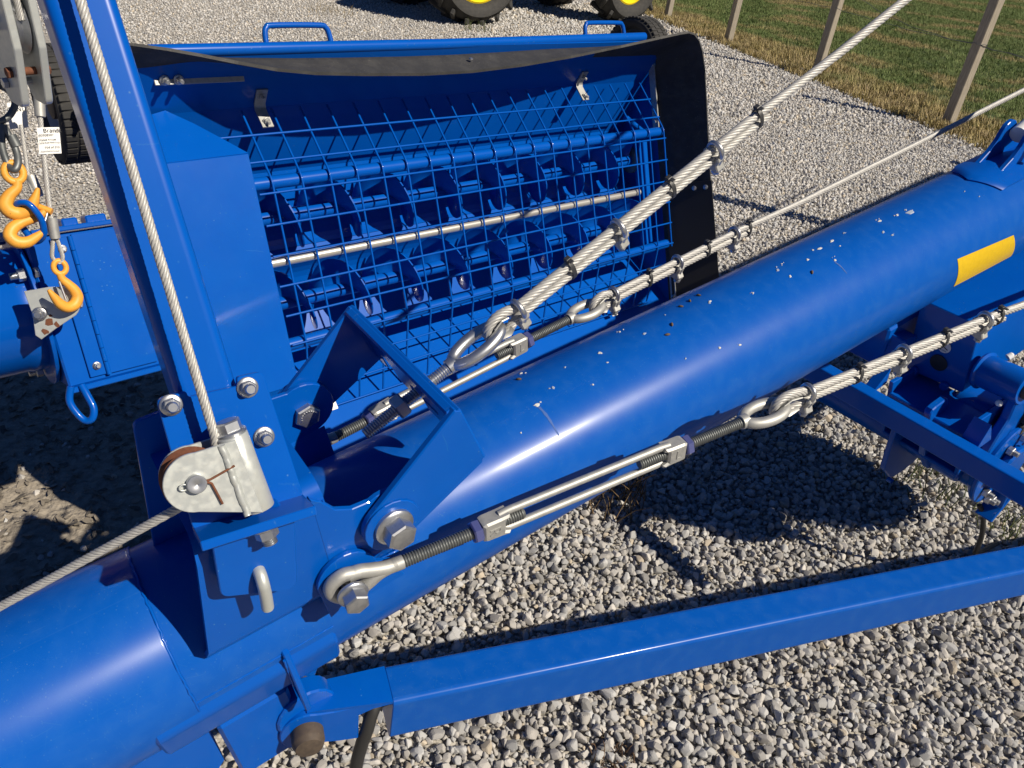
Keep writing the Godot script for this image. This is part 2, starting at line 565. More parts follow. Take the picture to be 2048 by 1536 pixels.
	gr.albedo_texture = tex(mix_img(lin(0.40, 0.375, 0.335), lin(0.25, 0.235, 0.205), 151, 0.03, lin(0.40, 0.38, 0.34), 6000, 2.0, 1024))
	gr.normal_enabled = true; gr.normal_texture = normal_tex(152, 0.05, 10.0, 512); gr.normal_scale = 1.0
	tri_mat(gr, 0.9, true)
	M.ground = gr
	var di := plain(Color.WHITE, 0.95)
	di.albedo_texture = tex(mix_img(lin(0.30, 0.265, 0.215), lin(0.17, 0.148, 0.12), 161, 0.018, lin(0.40, 0.37, 0.31), 1200, 2.0, 1024, 200))
	di.normal_enabled = true; di.normal_texture = normal_tex(162, 0.02, 12.0, 512, 5); di.normal_scale = 1.2
	tri_mat(di, 1.3, true)
	M.dirt = di
	var la := plain(Color.WHITE, 0.95)
	la.albedo_texture = tex(mix_img(lin(0.046, 0.07, 0.02), lin(0.028, 0.046, 0.012), 171, 0.02, lin(0.15, 0.13, 0.06), 1500, 1.5, 512))
	tri_mat(la, 0.35, true)
	M.lawn = la
	var st := plain(Color.WHITE, 0.9)
	st.vertex_color_use_as_albedo = true
	st.albedo_texture = tex(mix_img(lin(1.0, 1.0, 1.0), lin(0.66, 0.65, 0.63), 181, 0.03, lin(0.45, 0.42, 0.38), 300, 2.0, 256))
	tri_mat(st, 14.0)
	M.stone = st
	var gs := plain(Color.WHITE, 0.8)
	gs.vertex_color_use_as_albedo = true
	gs.backlight_enabled = true; gs.backlight = lin(0.05, 0.07, 0.015)
	gs.cull_mode = BaseMaterial3D.CULL_DISABLED
	M.grass = gs

# ---------------------------------------------------------------- ready
func _ready() -> void:
	var cam := Camera3D.new()
	cam.name = "camera"
	cam.fov = 53.10
	cam.near = 0.02
	cam.far = 800.0
	cam.transform = Transform3D(Basis(Vector3(0.99254615, 0.10289769, -0.06530086), Vector3(-0.12186934, 0.83803443, -0.53183282), Vector3(0, 0.53582679, 0.84432793)), Vector3(0, 1.75, 0))
	add_child(cam)
	cam.current = true
	var env := Environment.new()
	env.background_mode = Environment.BG_SKY
	var sm := ProceduralSkyMaterial.new()
	sm.sky_top_color = Color(0.22, 0.40, 0.70)
	sm.sky_horizon_color = Color(0.60, 0.72, 0.86)
	sm.sky_curve = 0.12
	sm.ground_horizon_color = Color(0.45, 0.45, 0.42)
	sm.ground_bottom_color = Color(0.25, 0.23, 0.2)
	sm.sun_angle_max = 1.0
	var sky := Sky.new()
	sky.sky_material = sm
	env.sky = sky
	env.ambient_light_source = Environment.AMBIENT_SOURCE_SKY
	env.background_energy_multiplier = 0.31
	env.tonemap_mode = Environment.TONE_MAPPER_LINEAR
	env.tonemap_exposure = 1.22
	env.sdfgi_enabled = true
	env.ssao_enabled = true
	env.ssil_enabled = true
	var we := WorldEnvironment.new()
	we.name = "world_environment"
	we.environment = env
	add_child(we)
	var sun := DirectionalLight3D.new()
	sun.name = "sun"
	sun.light_energy = 1.6
	sun.light_color = Color(1.0, 0.955, 0.88)
	sun.light_angular_distance = 0.5
	sun.shadow_enabled = true
	var sd := Vector3(0.665, 0.669, 0.332).normalized()
	sun.look_at_from_position(sd * 20.0, Vector3.ZERO, Vector3.UP)
	add_child(sun)

	make_materials()
	build_ground()
	build_auger()
	build_hopper()
	build_anchor_bracket()
	build_pulley_block()
	build_cables()
	build_slings()
	build_arm()
	build_axle()
	build_fence()
	build_tractor()
	build_gravel()
	build_grass()
	for c in get_children():
		if c is Node3D and c.get_class() == "Node3D": rebase(c)

# ---------------------------------------------------------------- main auger, saddle and mast
func build_auger() -> void:
	var t := thing("grain_auger", "long blue auger tube running from lower left to upper right, with leaning mast", "grain auger", FM)
	var b := MB.new()
	b.X = Transform3D(Basis(Vector3(0, 1, 0), Vector3(0, 0, 1), Vector3(1, 0, 0)), Vector3.ZERO)
	b.lathe(PackedVector2Array([Vector2(0.14, -0.08), Vector2(0.14, 1.0), Vector2(0.14, 3.0), Vector2(0.14, 8.5), Vector2(0, 8.5)]), 96)
	part("tube", b, M.dusty, t)
	b = MB.new()
	b.X = Transform3D(Basis(Vector3(0, 1, 0), Vector3(0, 0, 1), Vector3(1, 0, 0)), Vector3.ZERO)
	b.lathe(PackedVector2Array([Vector2(0, -2.2), Vector2(0.1435, -2.2), Vector2(0.1435, -0.0775), Vector2(0.1422, -0.0745), Vector2(0.139, -0.0745)]), 96)
	part("lower_tube", b, M.dusty, t)
	# weld seam where the lower tube laps the upper one
	var rng := RandomNumberGenerator.new()
	rng.seed = 5
	b = MB.new()
	var ring := PackedVector3Array()
	for i in 120:
		var a := TAU * i / 120.0
		var r := 0.1415 + rng.randf_range(-0.0008, 0.0008)
		ring.append(Vector3(-0.0735 + rng.randf_range(-0.001, 0.001), cos(a) * r, sin(a) * r))
	b.sweep(ring, 0.0022, 6, true)
	part("weld_bead", b, M.blue, t)
	# yellow reflective decal on the near flank
	b = MB.new()
	var rows := []
	for i in 9:
		var f := i / 8.0
		var row := PackedVector3Array()
		for j in 9:
			var g := j / 8.0
			var a := deg_to_rad(lerpf(lerpf(70.9, 78.5, f), lerpf(105.7, 113.9, f), g))
			var s := lerpf(lerpf(1.745, 1.993, f), lerpf(1.771, 2.054, f), g)
			row.append(Vector3(s, cos(a) * 0.1406, sin(a) * 0.1406))
		rows.append(row)
	b.sheet(rows, 0.0006)
	part("reflective_strip", b, M.decal, t, "yellow reflective strip on the blue tube")
	# saddle bent over the tube
	b = MB.new()
	var prof := []
	for q in [[0.068, 0.126], [0.098, 0.146], [0.25, 0.1465], [0.268, 0.1425], [0.279, 0.133], [0.284, 0.12], [0.284, 0.0], [0.284, -0.12], [0.279, -0.133], [0.268, -0.1425], [0.25, -0.1465], [0.098, -0.146], [0.068, -0.126]]: prof.append(Vector2(q[0], q[1]))
	var x0 := PackedVector3Array()
	var x1 := PackedVector3Array()
	for q in prof:
		x0.append(Vector3(-0.031 + 0.2 * (q.x - 0.098), q.x, q.y)); x1.append(Vector3(0.168, q.x, q.y))
	rows = [x0]
	for k in range(1, 4):
		var r := PackedVector3Array()
		for i in x0.size(): r.append(x0[i].lerp(x1[i], k / 4.0))
		rows.append(r)
	rows.append(x1)
	b.sheet(rows, 0.008)
	for sgn in [1.0, -1.0]:
		# ears that carry the bracket bolts, and the ends closing the saddle on the tube
		b.X = Transform3D(Basis.IDENTITY, Vector3(0, 0, 0.1465 * sgn))
		var ear := P2([0.15, 0.098, 0.15, 0.275, 0.163, 0.262, 0.178, 0.237, 0.20, 0.224, 0.222, 0.222])
		ear.append_array(circle(Vector2(0.246, 0.176), 0.05, 14, 2.0, -1.2))
		ear.append_array(P2([0.225, 0.116, 0.19, 0.098]))
		b.prism(ear, -0.0045, 0.0045, 0.0012)
		b.X = Transform3D()
		b.fquad(Vector3(0.1, 0.11, 0.142 * sgn), Vector3(0.27, 0.13, 0.142 * sgn), Vector3(0.27, 0.07, 0.121 * sgn), Vector3(0.1, 0.07, 0.121 * sgn), Vector3(0, -1, sgn))
	# boss plate under the eye bolts
	for sgn in [1.0, -1.0]:
		b.X = Transform3D(Basis.IDENTITY, Vector3(0, 0, 0.1465 * sgn))
		var bp := circle(Vector2(0.168, 0.112), 0.045, 12, PI * 0.95, 0.05)
		bp.append_array(P2([0.235, 0.10, 0.25, 0.055, 0.13, 0.05]))
		b.prism(bp, (0.005 if sgn > 0 else -0.013), (0.013 if sgn > 0 else -0.005), 0.001)
	b.X = Transform3D()
	part("saddle", b, M.blue, t)
	# weld beads where plates meet
	b = MB.new()
	for sgn in [1.0, -1.0]:
		bead(b, P3([-0.03, 0.098, 0.1475 * sgn, 0.165, 0.098, 0.1475 * sgn]), 0.0026, rng)
		bead(b, P3([0.166, 0.102, 0.148 * sgn, 0.166, 0.262, 0.148 * sgn]), 0.0018, rng)
		bead(b, P3([-0.02, 0.07, 0.1265 * sgn, 0.12, 0.07, 0.1265 * sgn, 0.27, 0.07, 0.1235 * sgn]), 0.0028, rng)
	bead(b, P3([-0.137, 0.004, 0.1395, 0.132, 0.004, 0.1395]), 0.0022, rng)
	bead(b, P3([0.051, 0.0, 0.147, 0.051, -0.03, 0.148, 0.051, -0.08, 0.137]), 0.0022, rng)
	part("weld_bead", b, M.blue, t)
	# hanging tab with the bent locking pin
	b = MB.new()
	b.prism(rounded(A2([0.027, 0.316, 0.125, 0.300, 0.0975, 0.158, 0.010, 0.212]), 0.016), 0.166, 0.1745, 0.0012, [circle(Vector2(0.0605, 0.225), 0.0085, 12)])
	b.box(Vector3(0.07, 0.296, 0.155), Vector3(0.085, 0.012, 0.03), 0.002)
	part("pin_tab", b, M.blue, t)
	b = MB.new()
	b.sweep(curve([Vector3(0.061, 0.226, 0.13), Vector3(0.061, 0.226, 0.165), Vector3(0.0605, 0.224, 0.180), Vector3(0.059, 0.216, 0.188), Vector3(0.058, 0.206, 0.189), Vector3(0.0565, 0.19, 0.188), Vector3(0.054, 0.168, 0.186)], 5), 0.0078, 14)
	part("bent_pin", b, M.zinc, t)
	# gusset behind the mast foot
	b = MB.new()
	b.prism(rounded(A2([0.003, 0.346, 0.10, 0.346, 0.10, 0.10, -0.046, 0.10]), 0.012), -0.053, -0.045, 0.0015)
	part("gusset", b, M.blue, t)
	# channel, rib and hinge box under the tube
	b = MB.new()
	b.X = Transform3D(Basis(Vector3(0, 1, 0), Vector3(0, 0, 1), Vector3(1, 0, 0)), Vector3.ZERO)
	b.prism(P2([0.004, 0.134, -0.018, 0.1445, -0.03, 0.1465, -0.078, 0.133, -0.09, 0.126, -0.126, 0.084, -0.122, 0.05, -0.06, 0.10]), -0.137, 0.132, 0.004)
	b.X = Transform3D()
	part("under_channel", b, M.blue, t)
	b = MB.new()
	b.X = Transform3D(Basis(Vector3(0, 1, 0), Vector3(0, 0, 1), Vector3(1, 0, 0)), Vector3.ZERO)
	b.prism(P2([0.012, 0.138, 0.008, 0.146, 0.0, 0.1475, -0.045, 0.158, -0.09, 0.162, -0.125, 0.16, -0.13, 0.09, -0.08, 0.10, -0.02, 0.13]), 0.052, 0.062, 0.002)
	b.X = Transform3D()
	part("rib", b, M.blue, t)
	b = MB.new()
	b.box(Vector3(-0.012, -0.185, 0.072), Vector3(0.112, 0.155, 0.09), 0.006)
	b.X = Transform3D(Basis.IDENTITY, Vector3(0.056, -0.19, 0.088))
	b.prism(circle(Vector2(0, 0), 0.05, 20), 0.0, 0.035, 0.003)
	b.prism(circle(Vector2(0, 0), 0.05, 20), -0.075, -0.04, 0.003)
	b.X = Transform3D()
	part("hinge_box", b, M.blue, t)
	b = MB.new()
	var slot := circle(Vector2(-0.165, -0.205), 0.024, 8, PI * 0.5, PI * 1.5)
	slot.append_array(circle(Vector2(-0.128, -0.185), 0.024, 8, -PI * 0.5, PI * 0.5))
	b.prism(P2([-0.36, -0.10, -0.078, -0.10, -0.082, -0.235, -0.12, -0.275, -0.36, -0.30]), 0.078, 0.088, 0.0015, [slot])
	part("slotted_plate", b, M.blue, t)
	# bird droppings and husks along the top of the tube
	var drop := [[0.585, 17, 8], [0.633, 10, 7], [1.046, 0, 9], [0.983, 41, 6], [1.694, 7, 18], [1.656, 3, 9], [1.565, 14, 10], [1.433, 7, 4], [1.383, 18, 9], [1.246, 1, 9], [1.251, 13, 10], [1.372, -3, 7], [1.389, -1, 8], [1.438, -3, 7], [1.273, -4, 7], [0.945, -9, 5], [0.84, -15, 7], [0.756, 11, 3], [0.762, -1, 9], [0.684, -3, 7], [1.03, 46, 6], [1.042, 1, 6], [1.578, 21, 8], [1.895, 13, 4], [1.915, 25, 4], [0.868, 1, 7], [0.619, -22, 6], [0.70, 22, 4], [1.14, 12, 4], [1.49, -6, 6], [1.33, 5, 6], [1.60, 0, 8], [0.53, 30, 4], [0.9, 36, 4], [-0.10, 52, 4], [-0.14, 64, 4], [-0.18, 93, 12]]
	for d in drop:
		b = MB.new()
		splat(b, d[0], deg_to_rad(d[1]), d[2] * 0.001 * rng.randf_range(0.55, 1.05), rng)
		for k in rng.randi_range(0, 2):
			splat(b, d[0] + rng.randf_range(-1.6, 1.6) * d[2] * 0.001, deg_to_rad(d[1]) + rng.randf_range(-1.2, 1.2) * d[2] * 0.007, d[2] * 0.001 * rng.randf_range(0.12, 0.4), rng)
		part("bird_dropping", b, M.lime if rng.randf() < 0.6 else M.lime_thin, t)
	# run-off streaks below a few of them
	for d in [[0.585, 17, 44, 0.0035], [1.378, 20, 34, 0.0025]]:
		b = MB.new()
		var sr := []
		for k in 10:
			var f := k / 9.0
			var a := deg_to_rad(lerpf(d[1], d[2], f))
			var w: float = d[3] * (1.0 - f * 0.7) * rng.randf_range(0.6, 1.2)
			var s0: float = d[0] + 0.0012 * sin(f * 5.0) + f * 0.006
			sr.append(PackedVector3Array([Vector3(s0 - w, cos(a) * 0.1403, sin(a) * 0.1403), Vector3(s0 + w, cos(a) * 0.1403, sin(a) * 0.1403)]))
		b.sheet(sr, 0.0002, false)
		part("dropping_streak", b, M.streak, t)
	var husk := [[0.902, 12], [0.93, 5], [1.304, 19], [1.02, -12], [0.99, -10], [1.05, -14], [0.60, -14]]
	for d in husk:
		b = MB.new()
		var a := deg_to_rad(d[1])
		var n := Vector3(0, cos(a), sin(a))
		b.X = ax(Vector3(d[0], 0, 0) + n * 0.1415, Vector3(1, 0, 0).rotated(n, rng.randf() * TAU), n)
		b.lathe(PackedVector2Array([Vector2(0, -0.006), Vector2(0.002, -0.004), Vector2(0.0028, 0), Vector2(0.0018, 0.004), Vector2(0, 0.006)]), 7)
		part("seed_husk", b, M.seed, t)
	# top bracket with two clevis ears far up the tube
	b = MB.new()
	rows = []
	for i in 5:
		var row := PackedVector3Array()
		var s: float = [1.95, 1.97, 2.25, 2.5, 2.52][i]
		for j in 9:
			var a := deg_to_rad(lerpf(-26, 30, j / 8.0))
			var rr: float = 0.1405 if i == 0 else 0.149
			row.append(Vector3(s + (0.05 * absf(j - 4.0) / 4.0 if i < 2 else 0.0), cos(a) * rr, sin(a) * rr))
		rows.append(row)
	b.sheet(rows, 0.008)
	part("top_pad", b, M.blue, t)
	for w in [-0.03, 0.03]:
		b = MB.new()
		var e := P2([1.995, 0.14, 2.045, 0.148, 2.085, 0.172, 2.108, 0.195])
		e.append_array(circle(Vector2(2.152, 0.198), 0.038, 10, PI * 0.86, -0.1))
		e.append_array(P2([2.22, 0.18, 2.38, 0.15, 2.40, 0.14]))
		b.X = Transform3D(Basis.IDENTITY, Vector3(0, 0, w))
		b.prism(e, -0.006, 0.006, 0.0015)
		part("clevis_ear", b, M.blue, t)
	b = MB.new()
	bolt(b, Transform3D(Basis.IDENTITY, Vector3(2.155, 0.192, 0.037)), 0.032, 0.02, 0.0, 0.011, 0.03)
	part("bolt", b, M.steel, t)
	b = MB.new()
	b.sweep(PackedVector3Array([Vector3(2.15, 0.205, 0), Vector3(2.5, 0.31, 0), Vector3(3.2, 0.52, 0)]), 0.022, 18)
	part("cylinder_rod", b, M.white, t)
	# truss tower out beyond the right edge that holds the cable ends up
	b = MB.new()
	for w in [-0.09, 0.09]:
		b.sweep(PackedVector3Array([Vector3(5.9, 0.12, w), Vector3(6.0, 2.3, w * 0.4)]), 0.035, 8)
	for k in 4: b.sweep(PackedVector3Array([Vector3(5.92, 0.4 + k * 0.5, 0.08 - k * 0.012), Vector3(5.93, 0.65 + k * 0.5, -0.08 + k * 0.012)]), 0.016, 8)
	part("truss_tower", b, M.blue, t)
	# mast leaning towards the hopper (its own frame, brought into the tube's)
	var loc := FM.affine_inverse() * FP
	b = MB.new()
	b.X = loc
	var up := Vector3(-0.0748, 1, 0).normalized()
	b.X = loc * Transform3D(Basis(up.cross(Vector3.BACK), up, Vector3.BACK) * Basis(Vector3.RIGHT, -PI / 2), Vector3(-0.0030, 0, 0))
	# cross-section in X / -Z, run up the mast
	b.prism(rounded(A2([-0.0340, 0.012, 0.0340, 0.012, 0.0340, 0.115, -0.0340, 0.115]), 0.013, 5), -0.06, 1.22, 0.001)
	var mast := part("mast", b, M.blue, t)
	b = MB.new()
	b.X = loc
	var pl := rounded(A2([-0.066, -0.004, -0.0705, 0.158, -0.038, 0.160, -0.0375, 0.1525, 0.018, 0.1525, 0.0185, 0.163, 0.049, 0.163, 0.066, -0.004]), 0.0085)
	var slots := []
	for q in [[-0.050, 0.1445], [0.0225, 0.1445], [0.0295, 0.0815]]:
		var sl := circle(Vector2(q[0] + (0.012 if q[0] < 0 else -0.004), q[1]), 0.0068, 8, -PI * 0.5, PI * 0.5) if q[0] < 0 else circle(Vector2(q[0] - 0.006, q[1]), 0.0068, 8, PI * 0.5, PI * 1.5)
		slots.append(sl)
	b.prism(pl, -0.0095, 0.0, 0.001, slots)
	b.prism(rounded(A2([-0.066, -0.012, 0.066, -0.012, 0.066, 0.0, -0.066, 0.0]), 0.002), -0.0095, 0.052, 0.0012)
	part("base_plate", b, M.blue, mast)
	for q in [[-0.0570, 0.1485], [0.0282, 0.1485], [0.0343, 0.0852]]:
		b = MB.new()
		bolt(b, loc * Transform3D(Basis.IDENTITY, Vector3(q[0], q[1], 0.0002)), 0.0165, 0.0105, 0.0125, 0.0062, 0.009)
		part("flange_nut", b, M.steel, mast)
	# mast head with its sheave, above the picture
	b = MB.new()
	b.X = loc * Transform3D(Basis(Vector3(0, 0, 1), Vector3(0, 1, 0), Vector3(-1, 0, 0)), Vector3(-0.09, 1.2, 0.02))
	b.lathe(PackedVector2Array([Vector2(0, -0.012), Vector2(0.08, -0.012), Vector2(0.07, 0), Vector2(0.08, 0.012), Vector2(0, 0.012)]), 28)
	part("head_sheave", b, M.zinc, mast)
	# hinge bolt of the pulley block, through the shelf at the mast foot
	b = MB.new()
	bolt(b, loc * ax(Vector3(-0.0055, 0.106, 0.03), Vector3(-0.12, 1, 0)), 0.026, 0.016, 0.018)
	bolt(b, loc * ax(Vector3(0.0072, -0.0122, 0.03), Vector3(0.12, -1, 0)), 0.024, 0.016, 0.016, 0.009, 0.009)
	part("hinge_bolt", b, M.steel, mast)

# lumpy bead of weld along a line
func bead(b: MB, line: PackedVector3Array, r: float, rng: RandomNumberGenerator) -> void:
	var p := PackedVector3Array()
	for i in line.size() - 1:
		var n := maxi(2, int(line[i].distance_to(line[i + 1]) / 0.0035))
		for k in n: p.append(line[i].lerp(line[i + 1], float(k) / n) + Vector3(rng.randf_range(-1, 1), rng.randf_range(-1, 1), rng.randf_range(-1, 1)) * r * 0.16)
	p.append(line[line.size() - 1])
	var rr := []
	for k in p.size(): rr.append(r * (0.9 + 0.18 * sin(k * 2.1) + rng.randf_range(-0.06, 0.06)))
	b.sweep(p, rr, 8)

# thin irregular crust lying on the tube
func splat(b: MB, s: float, a: float, r: float, rng: RandomNumberGenerator) -> void:
	var n := 11
	var R := 0.1402
	var rim := []
	var st := rng.randf_range(0.9, 2.2)
	var tw := rng.randf_range(-0.5, 0.5)
	for k in n:
		var f := TAU * k / n
		var q := Vector2(cos(f) * st, sin(f)) * r * 0.55 * rng.randf_range(0.55, 1.15)
		rim.append(q.rotated(tw))
	var top := func(q: Vector2, h: float) -> Vector3:
		var aa := a + q.y / R
		return Vector3(s + q.x, cos(aa) * (R + h), sin(aa) * (R + h))
	var nn := Vector3(0, cos(a), sin(a))
	for k in n:
		var q0: Vector2 = rim[k]
		var q1: Vector2 = rim[(k + 1) % n]
		var c: Vector3 = top.call(Vector2.ZERO, 0.0016)
		b.tri(c, top.call(q0 * 0.7, 0.0012), top.call(q1 * 0.7, 0.0012), nn, nn, nn)
		b.fquad(top.call(q0 * 0.7, 0.0012), top.call(q1 * 0.7, 0.0012), top.call(q1, 0.0), top.call(q0, 0.0), nn)

# ---------------------------------------------------------------- U bracket over the tube
func build_anchor_bracket() -> void:
	var t := thing("cable_anchor_bracket", "blue U-shaped bracket straddling the tube, holding the top cable's eye bolt", "bracket", FM)
	var b := MB.new()
	var piv := Vector2(0.245, 0.176)
	for sgn in [1.0, -1.0]:
		var arm := circle(piv, 0.043, 12, deg_to_rad(128), deg_to_rad(290))
		arm.append_array(P2([0.398, 0.205, 0.402, 0.216, 0.372, 0.318, 0.362, 0.322]))
		b.X = Transform3D(Basis.IDENTITY, Vector3(0, 0, 0.16 * sgn))
		b.prism(arm, -0.006, 0.006, 0.002)
		b.prism(circle(piv, 0.043, 22), 0.006 * sgn, 0.011 * sgn, 0.0) if sgn < 0 else b.prism(circle(piv, 0.043, 22), 0.006, 0.009, 0.001)
	# cross web, leaning with the cable, with four scallops along its lower edge
	var web := ax(Vector3(0.3815, 0.266, 0), Vector3(-0.955, -0.295, 0), Vector3(0, 0, 1))
	b.X = web
	var wo := P2([-0.165, 0.057, -0.165, -0.057])
	for x in [-0.098, 0.0, 0.098]:
		wo.append(Vector2(x - 0.019, -0.057))
		wo.append_array(circle(Vector2(x, -0.036), 0.019, 8, PI, 0.0))
		wo.append(Vector2(x + 0.019, -0.057))
	wo.append_array(P2([0.165, -0.057, 0.165, 0.057]))
	b.prism(wo, -0.006, 0.006, 0.0018)
	b.box(Vector3(0, 0.054, 0.006), Vector3(0.32, 0.008, 0.016), 0.003)
	b.X = Transform3D()
	part("bracket_body", b, M.blue, t)
	b = MB.new()
	b.X = web
	for k in 7:
		var x := 0.028 + k * 0.0062
		b.box(Vector3(x, -0.026, 0.0064), Vector3(0.0036, 0.0085 if k % 3 != 1 else 0.006, 0.0012), 0.0003)
	part("cast_number", b, M.blue, t)
	b = MB.new()
	bolt(b, FMx(Vector3(0.245, 0.176, 0.169), Vector3.BACK), 0.0385, 0.03, 0.029)
	part("pivot_bolt", b, M.steel, t)
	b = MB.new()
	bolt(b, FMx(Vector3(0.2455, 0.168, -0.152), Vector3.BACK), 0.0385, 0.022, 0.024)
	var letters := TAU
	b.X = FMx(Vector3(0.2455, 0.168, -0.129), Vector3.BACK)
	for k in 9:
		var a := letters * (0.05 + k * 0.055)
		b.box(Vector3(cos(a) * 0.0125, sin(a) * 0.0125, 0.0005), Vector3(0.0022, 0.004, 0.0008), 0.0002)
	b.X = Transform3D()
	part("pivot_bolt", b, M.steel, t)

func FMx(o: Vector3, z: Vector3) -> Transform3D: return ax(o, z, Vector3.RIGHT)

# ---------------------------------------------------------------- zinc pulley block at the mast foot
func build_pulley_block() -> void:
	var t := thing("pulley_block", "zinc pulley block with round plate and split pin at the mast foot", "pulley", FP)
	var hd := Vector2(0.12, -1).normalized()
	for z in [0.012, 0.052]:
		var b := MB.new()
		var o := circle(Vector2(-0.0575, 0.062), 0.0345, 22, deg_to_rad(75), deg_to_rad(285))
		o.append_array(P2([-0.008, 0.012, -0.014, 0.012, 0.0, 0.012, -0.012, 0.1]))
		o = circle(Vector2(-0.0555, 0.068), 0.0335, 22, deg_to_rad(80), deg_to_rad(262))
		o.append_array(P2([0.006, 0.012, -0.006, 0.1035]))
		b.prism(o, z - 0.002, z + 0.0025, 0.0007)
		part("side_plate", b, M.zinc, t)
	var b := MB.new()
	b.X = Transform3D(Basis.IDENTITY, Vector3(-0.0560, 0.068, 0.0))
	b.lathe(PackedVector2Array([Vector2(0, 0.018), Vector2(0.0325, 0.018), Vector2(0.034, 0.021), Vector2(0.027, 0.030), Vector2(0.027, 0.036), Vector2(0.034, 0.045), Vector2(0.0325, 0.048), Vector2(0, 0.048)]), 40)
	part("sheave", b, M.rust, t, "rust-edged sheave between the plates")
	b = MB.new()
	b.X = ax(Vector3(-0.0055, 0.106, 0.036), Vector3(0.0118, -0.095, 0.0))
	b.lathe(PackedVector2Array([Vector2(0.009, 0), Vector2(0.0165, 0), Vector2(0.0172, 0.001), Vector2(0.0172, 0.0935), Vector2(0.0165, 0.0945), Vector2(0.009, 0.0945)]), 28)
	# weld bead joining tube and plates
	b.X = Transform3D()
	var wl := PackedVector3Array()
	var rng := RandomNumberGenerator.new()
	rng.seed = 8
	for k in 26: wl.append(Vector3(lerpf(-0.0215, -0.0105, k / 25.0) + rng.randf_range(-0.0006, 0.0006), lerpf(0.102, 0.014, k / 25.0), 0.0545 + rng.randf_range(-0.0006, 0.0006)))
	b.sweep(wl, 0.0042, 8)
	part("hinge_tube", b, M.zinc, t)
	b = MB.new()
	b.X = Transform3D(Basis.IDENTITY, Vector3(-0.0555, 0.068, 0.0545))
	b.lathe(PackedVector2Array([Vector2(0.0105, 0), Vector2(0.0105, 0.0075), Vector2(0.0098, 0.0085), Vector2(0.0015, 0.0088), Vector2(0, 0.0078)]), 24)
	part("clevis_pin", b, M.steel, t)
	b = MB.new()
	for s in [1.0, -1.0]:
		var q: Array = [Vector3(-0.0665, 0.062, 0.058), Vector3(-0.05, 0.0605, 0.058), Vector3(-0.044, 0.060, 0.0575), Vector3(-0.036, 0.0620, 0.0575), Vector3(-0.015, 0.0680, 0.0575)]
		if s < 0: q = [Vector3(-0.0665, 0.059, 0.058), Vector3(-0.05, 0.0585, 0.058), Vector3(-0.0435, 0.056, 0.0575), Vector3(-0.0415, 0.051, 0.0575), Vector3(-0.0365, 0.029, 0.0575)]
		b.X = Transform3D(Basis.IDENTITY, Vector3(0.002, 0.008, 0))
		b.sweep(curve(q, 4), 0.0014, 6)
	part("split_pin", b, M.rust, t)
	b = MB.new()
	var lp := PackedVector3Array()
	for k in 14: lp.append(Vector3(0.002, 0.008, 0) + Vector3(-0.0712 + cos(TAU * k / 14.0) * 0.0042, 0.0595 + sin(TAU * k / 14.0) * 0.0034, 0.058))
	b.sweep(lp, 0.0011, 6, true)
	part("split_pin_eye", b, M.zinc, t)
	# hoist cable: down the mast, round the sheave, away to the winch at lower left
	var c := thing("hoist_cable", "steel hoist cable down the mast face, round the pulley, off to lower left", "cable", FP)
	b = MB.new()
	var inv := FP.affine_inverse() * FM
	var pts := [Vector3(-0.084, 1.21, -0.02), Vector3(-0.0491, 0.5669, 0.015), Vector3(-0.0386, 0.3713, 0.026), Vector3(-0.0232, 0.1084, 0.033)]
	var path := PackedVector3Array(pts)
	var ce := Vector3(-0.0560, 0.068, 0.033)
	for k in 9:
		var a := deg_to_rad(lerpf(12, -118, k / 8.0))
		path.append(ce + Vector3(cos(a), sin(a), 0) * 0.0305)
	var e1: Vector3 = inv * Vector3(-0.2088, 0.2379, 0.05)
	var e0: Vector3 = path[path.size() - 1]
	path.append(e0 + (e1 - e0) * 1.0)
	path.append(e0 + (e1 - e0) * 3.2)
	rope(b, path, 0.0056, 6, 0.036, 6)
	part("rope", b, M.wire, c)

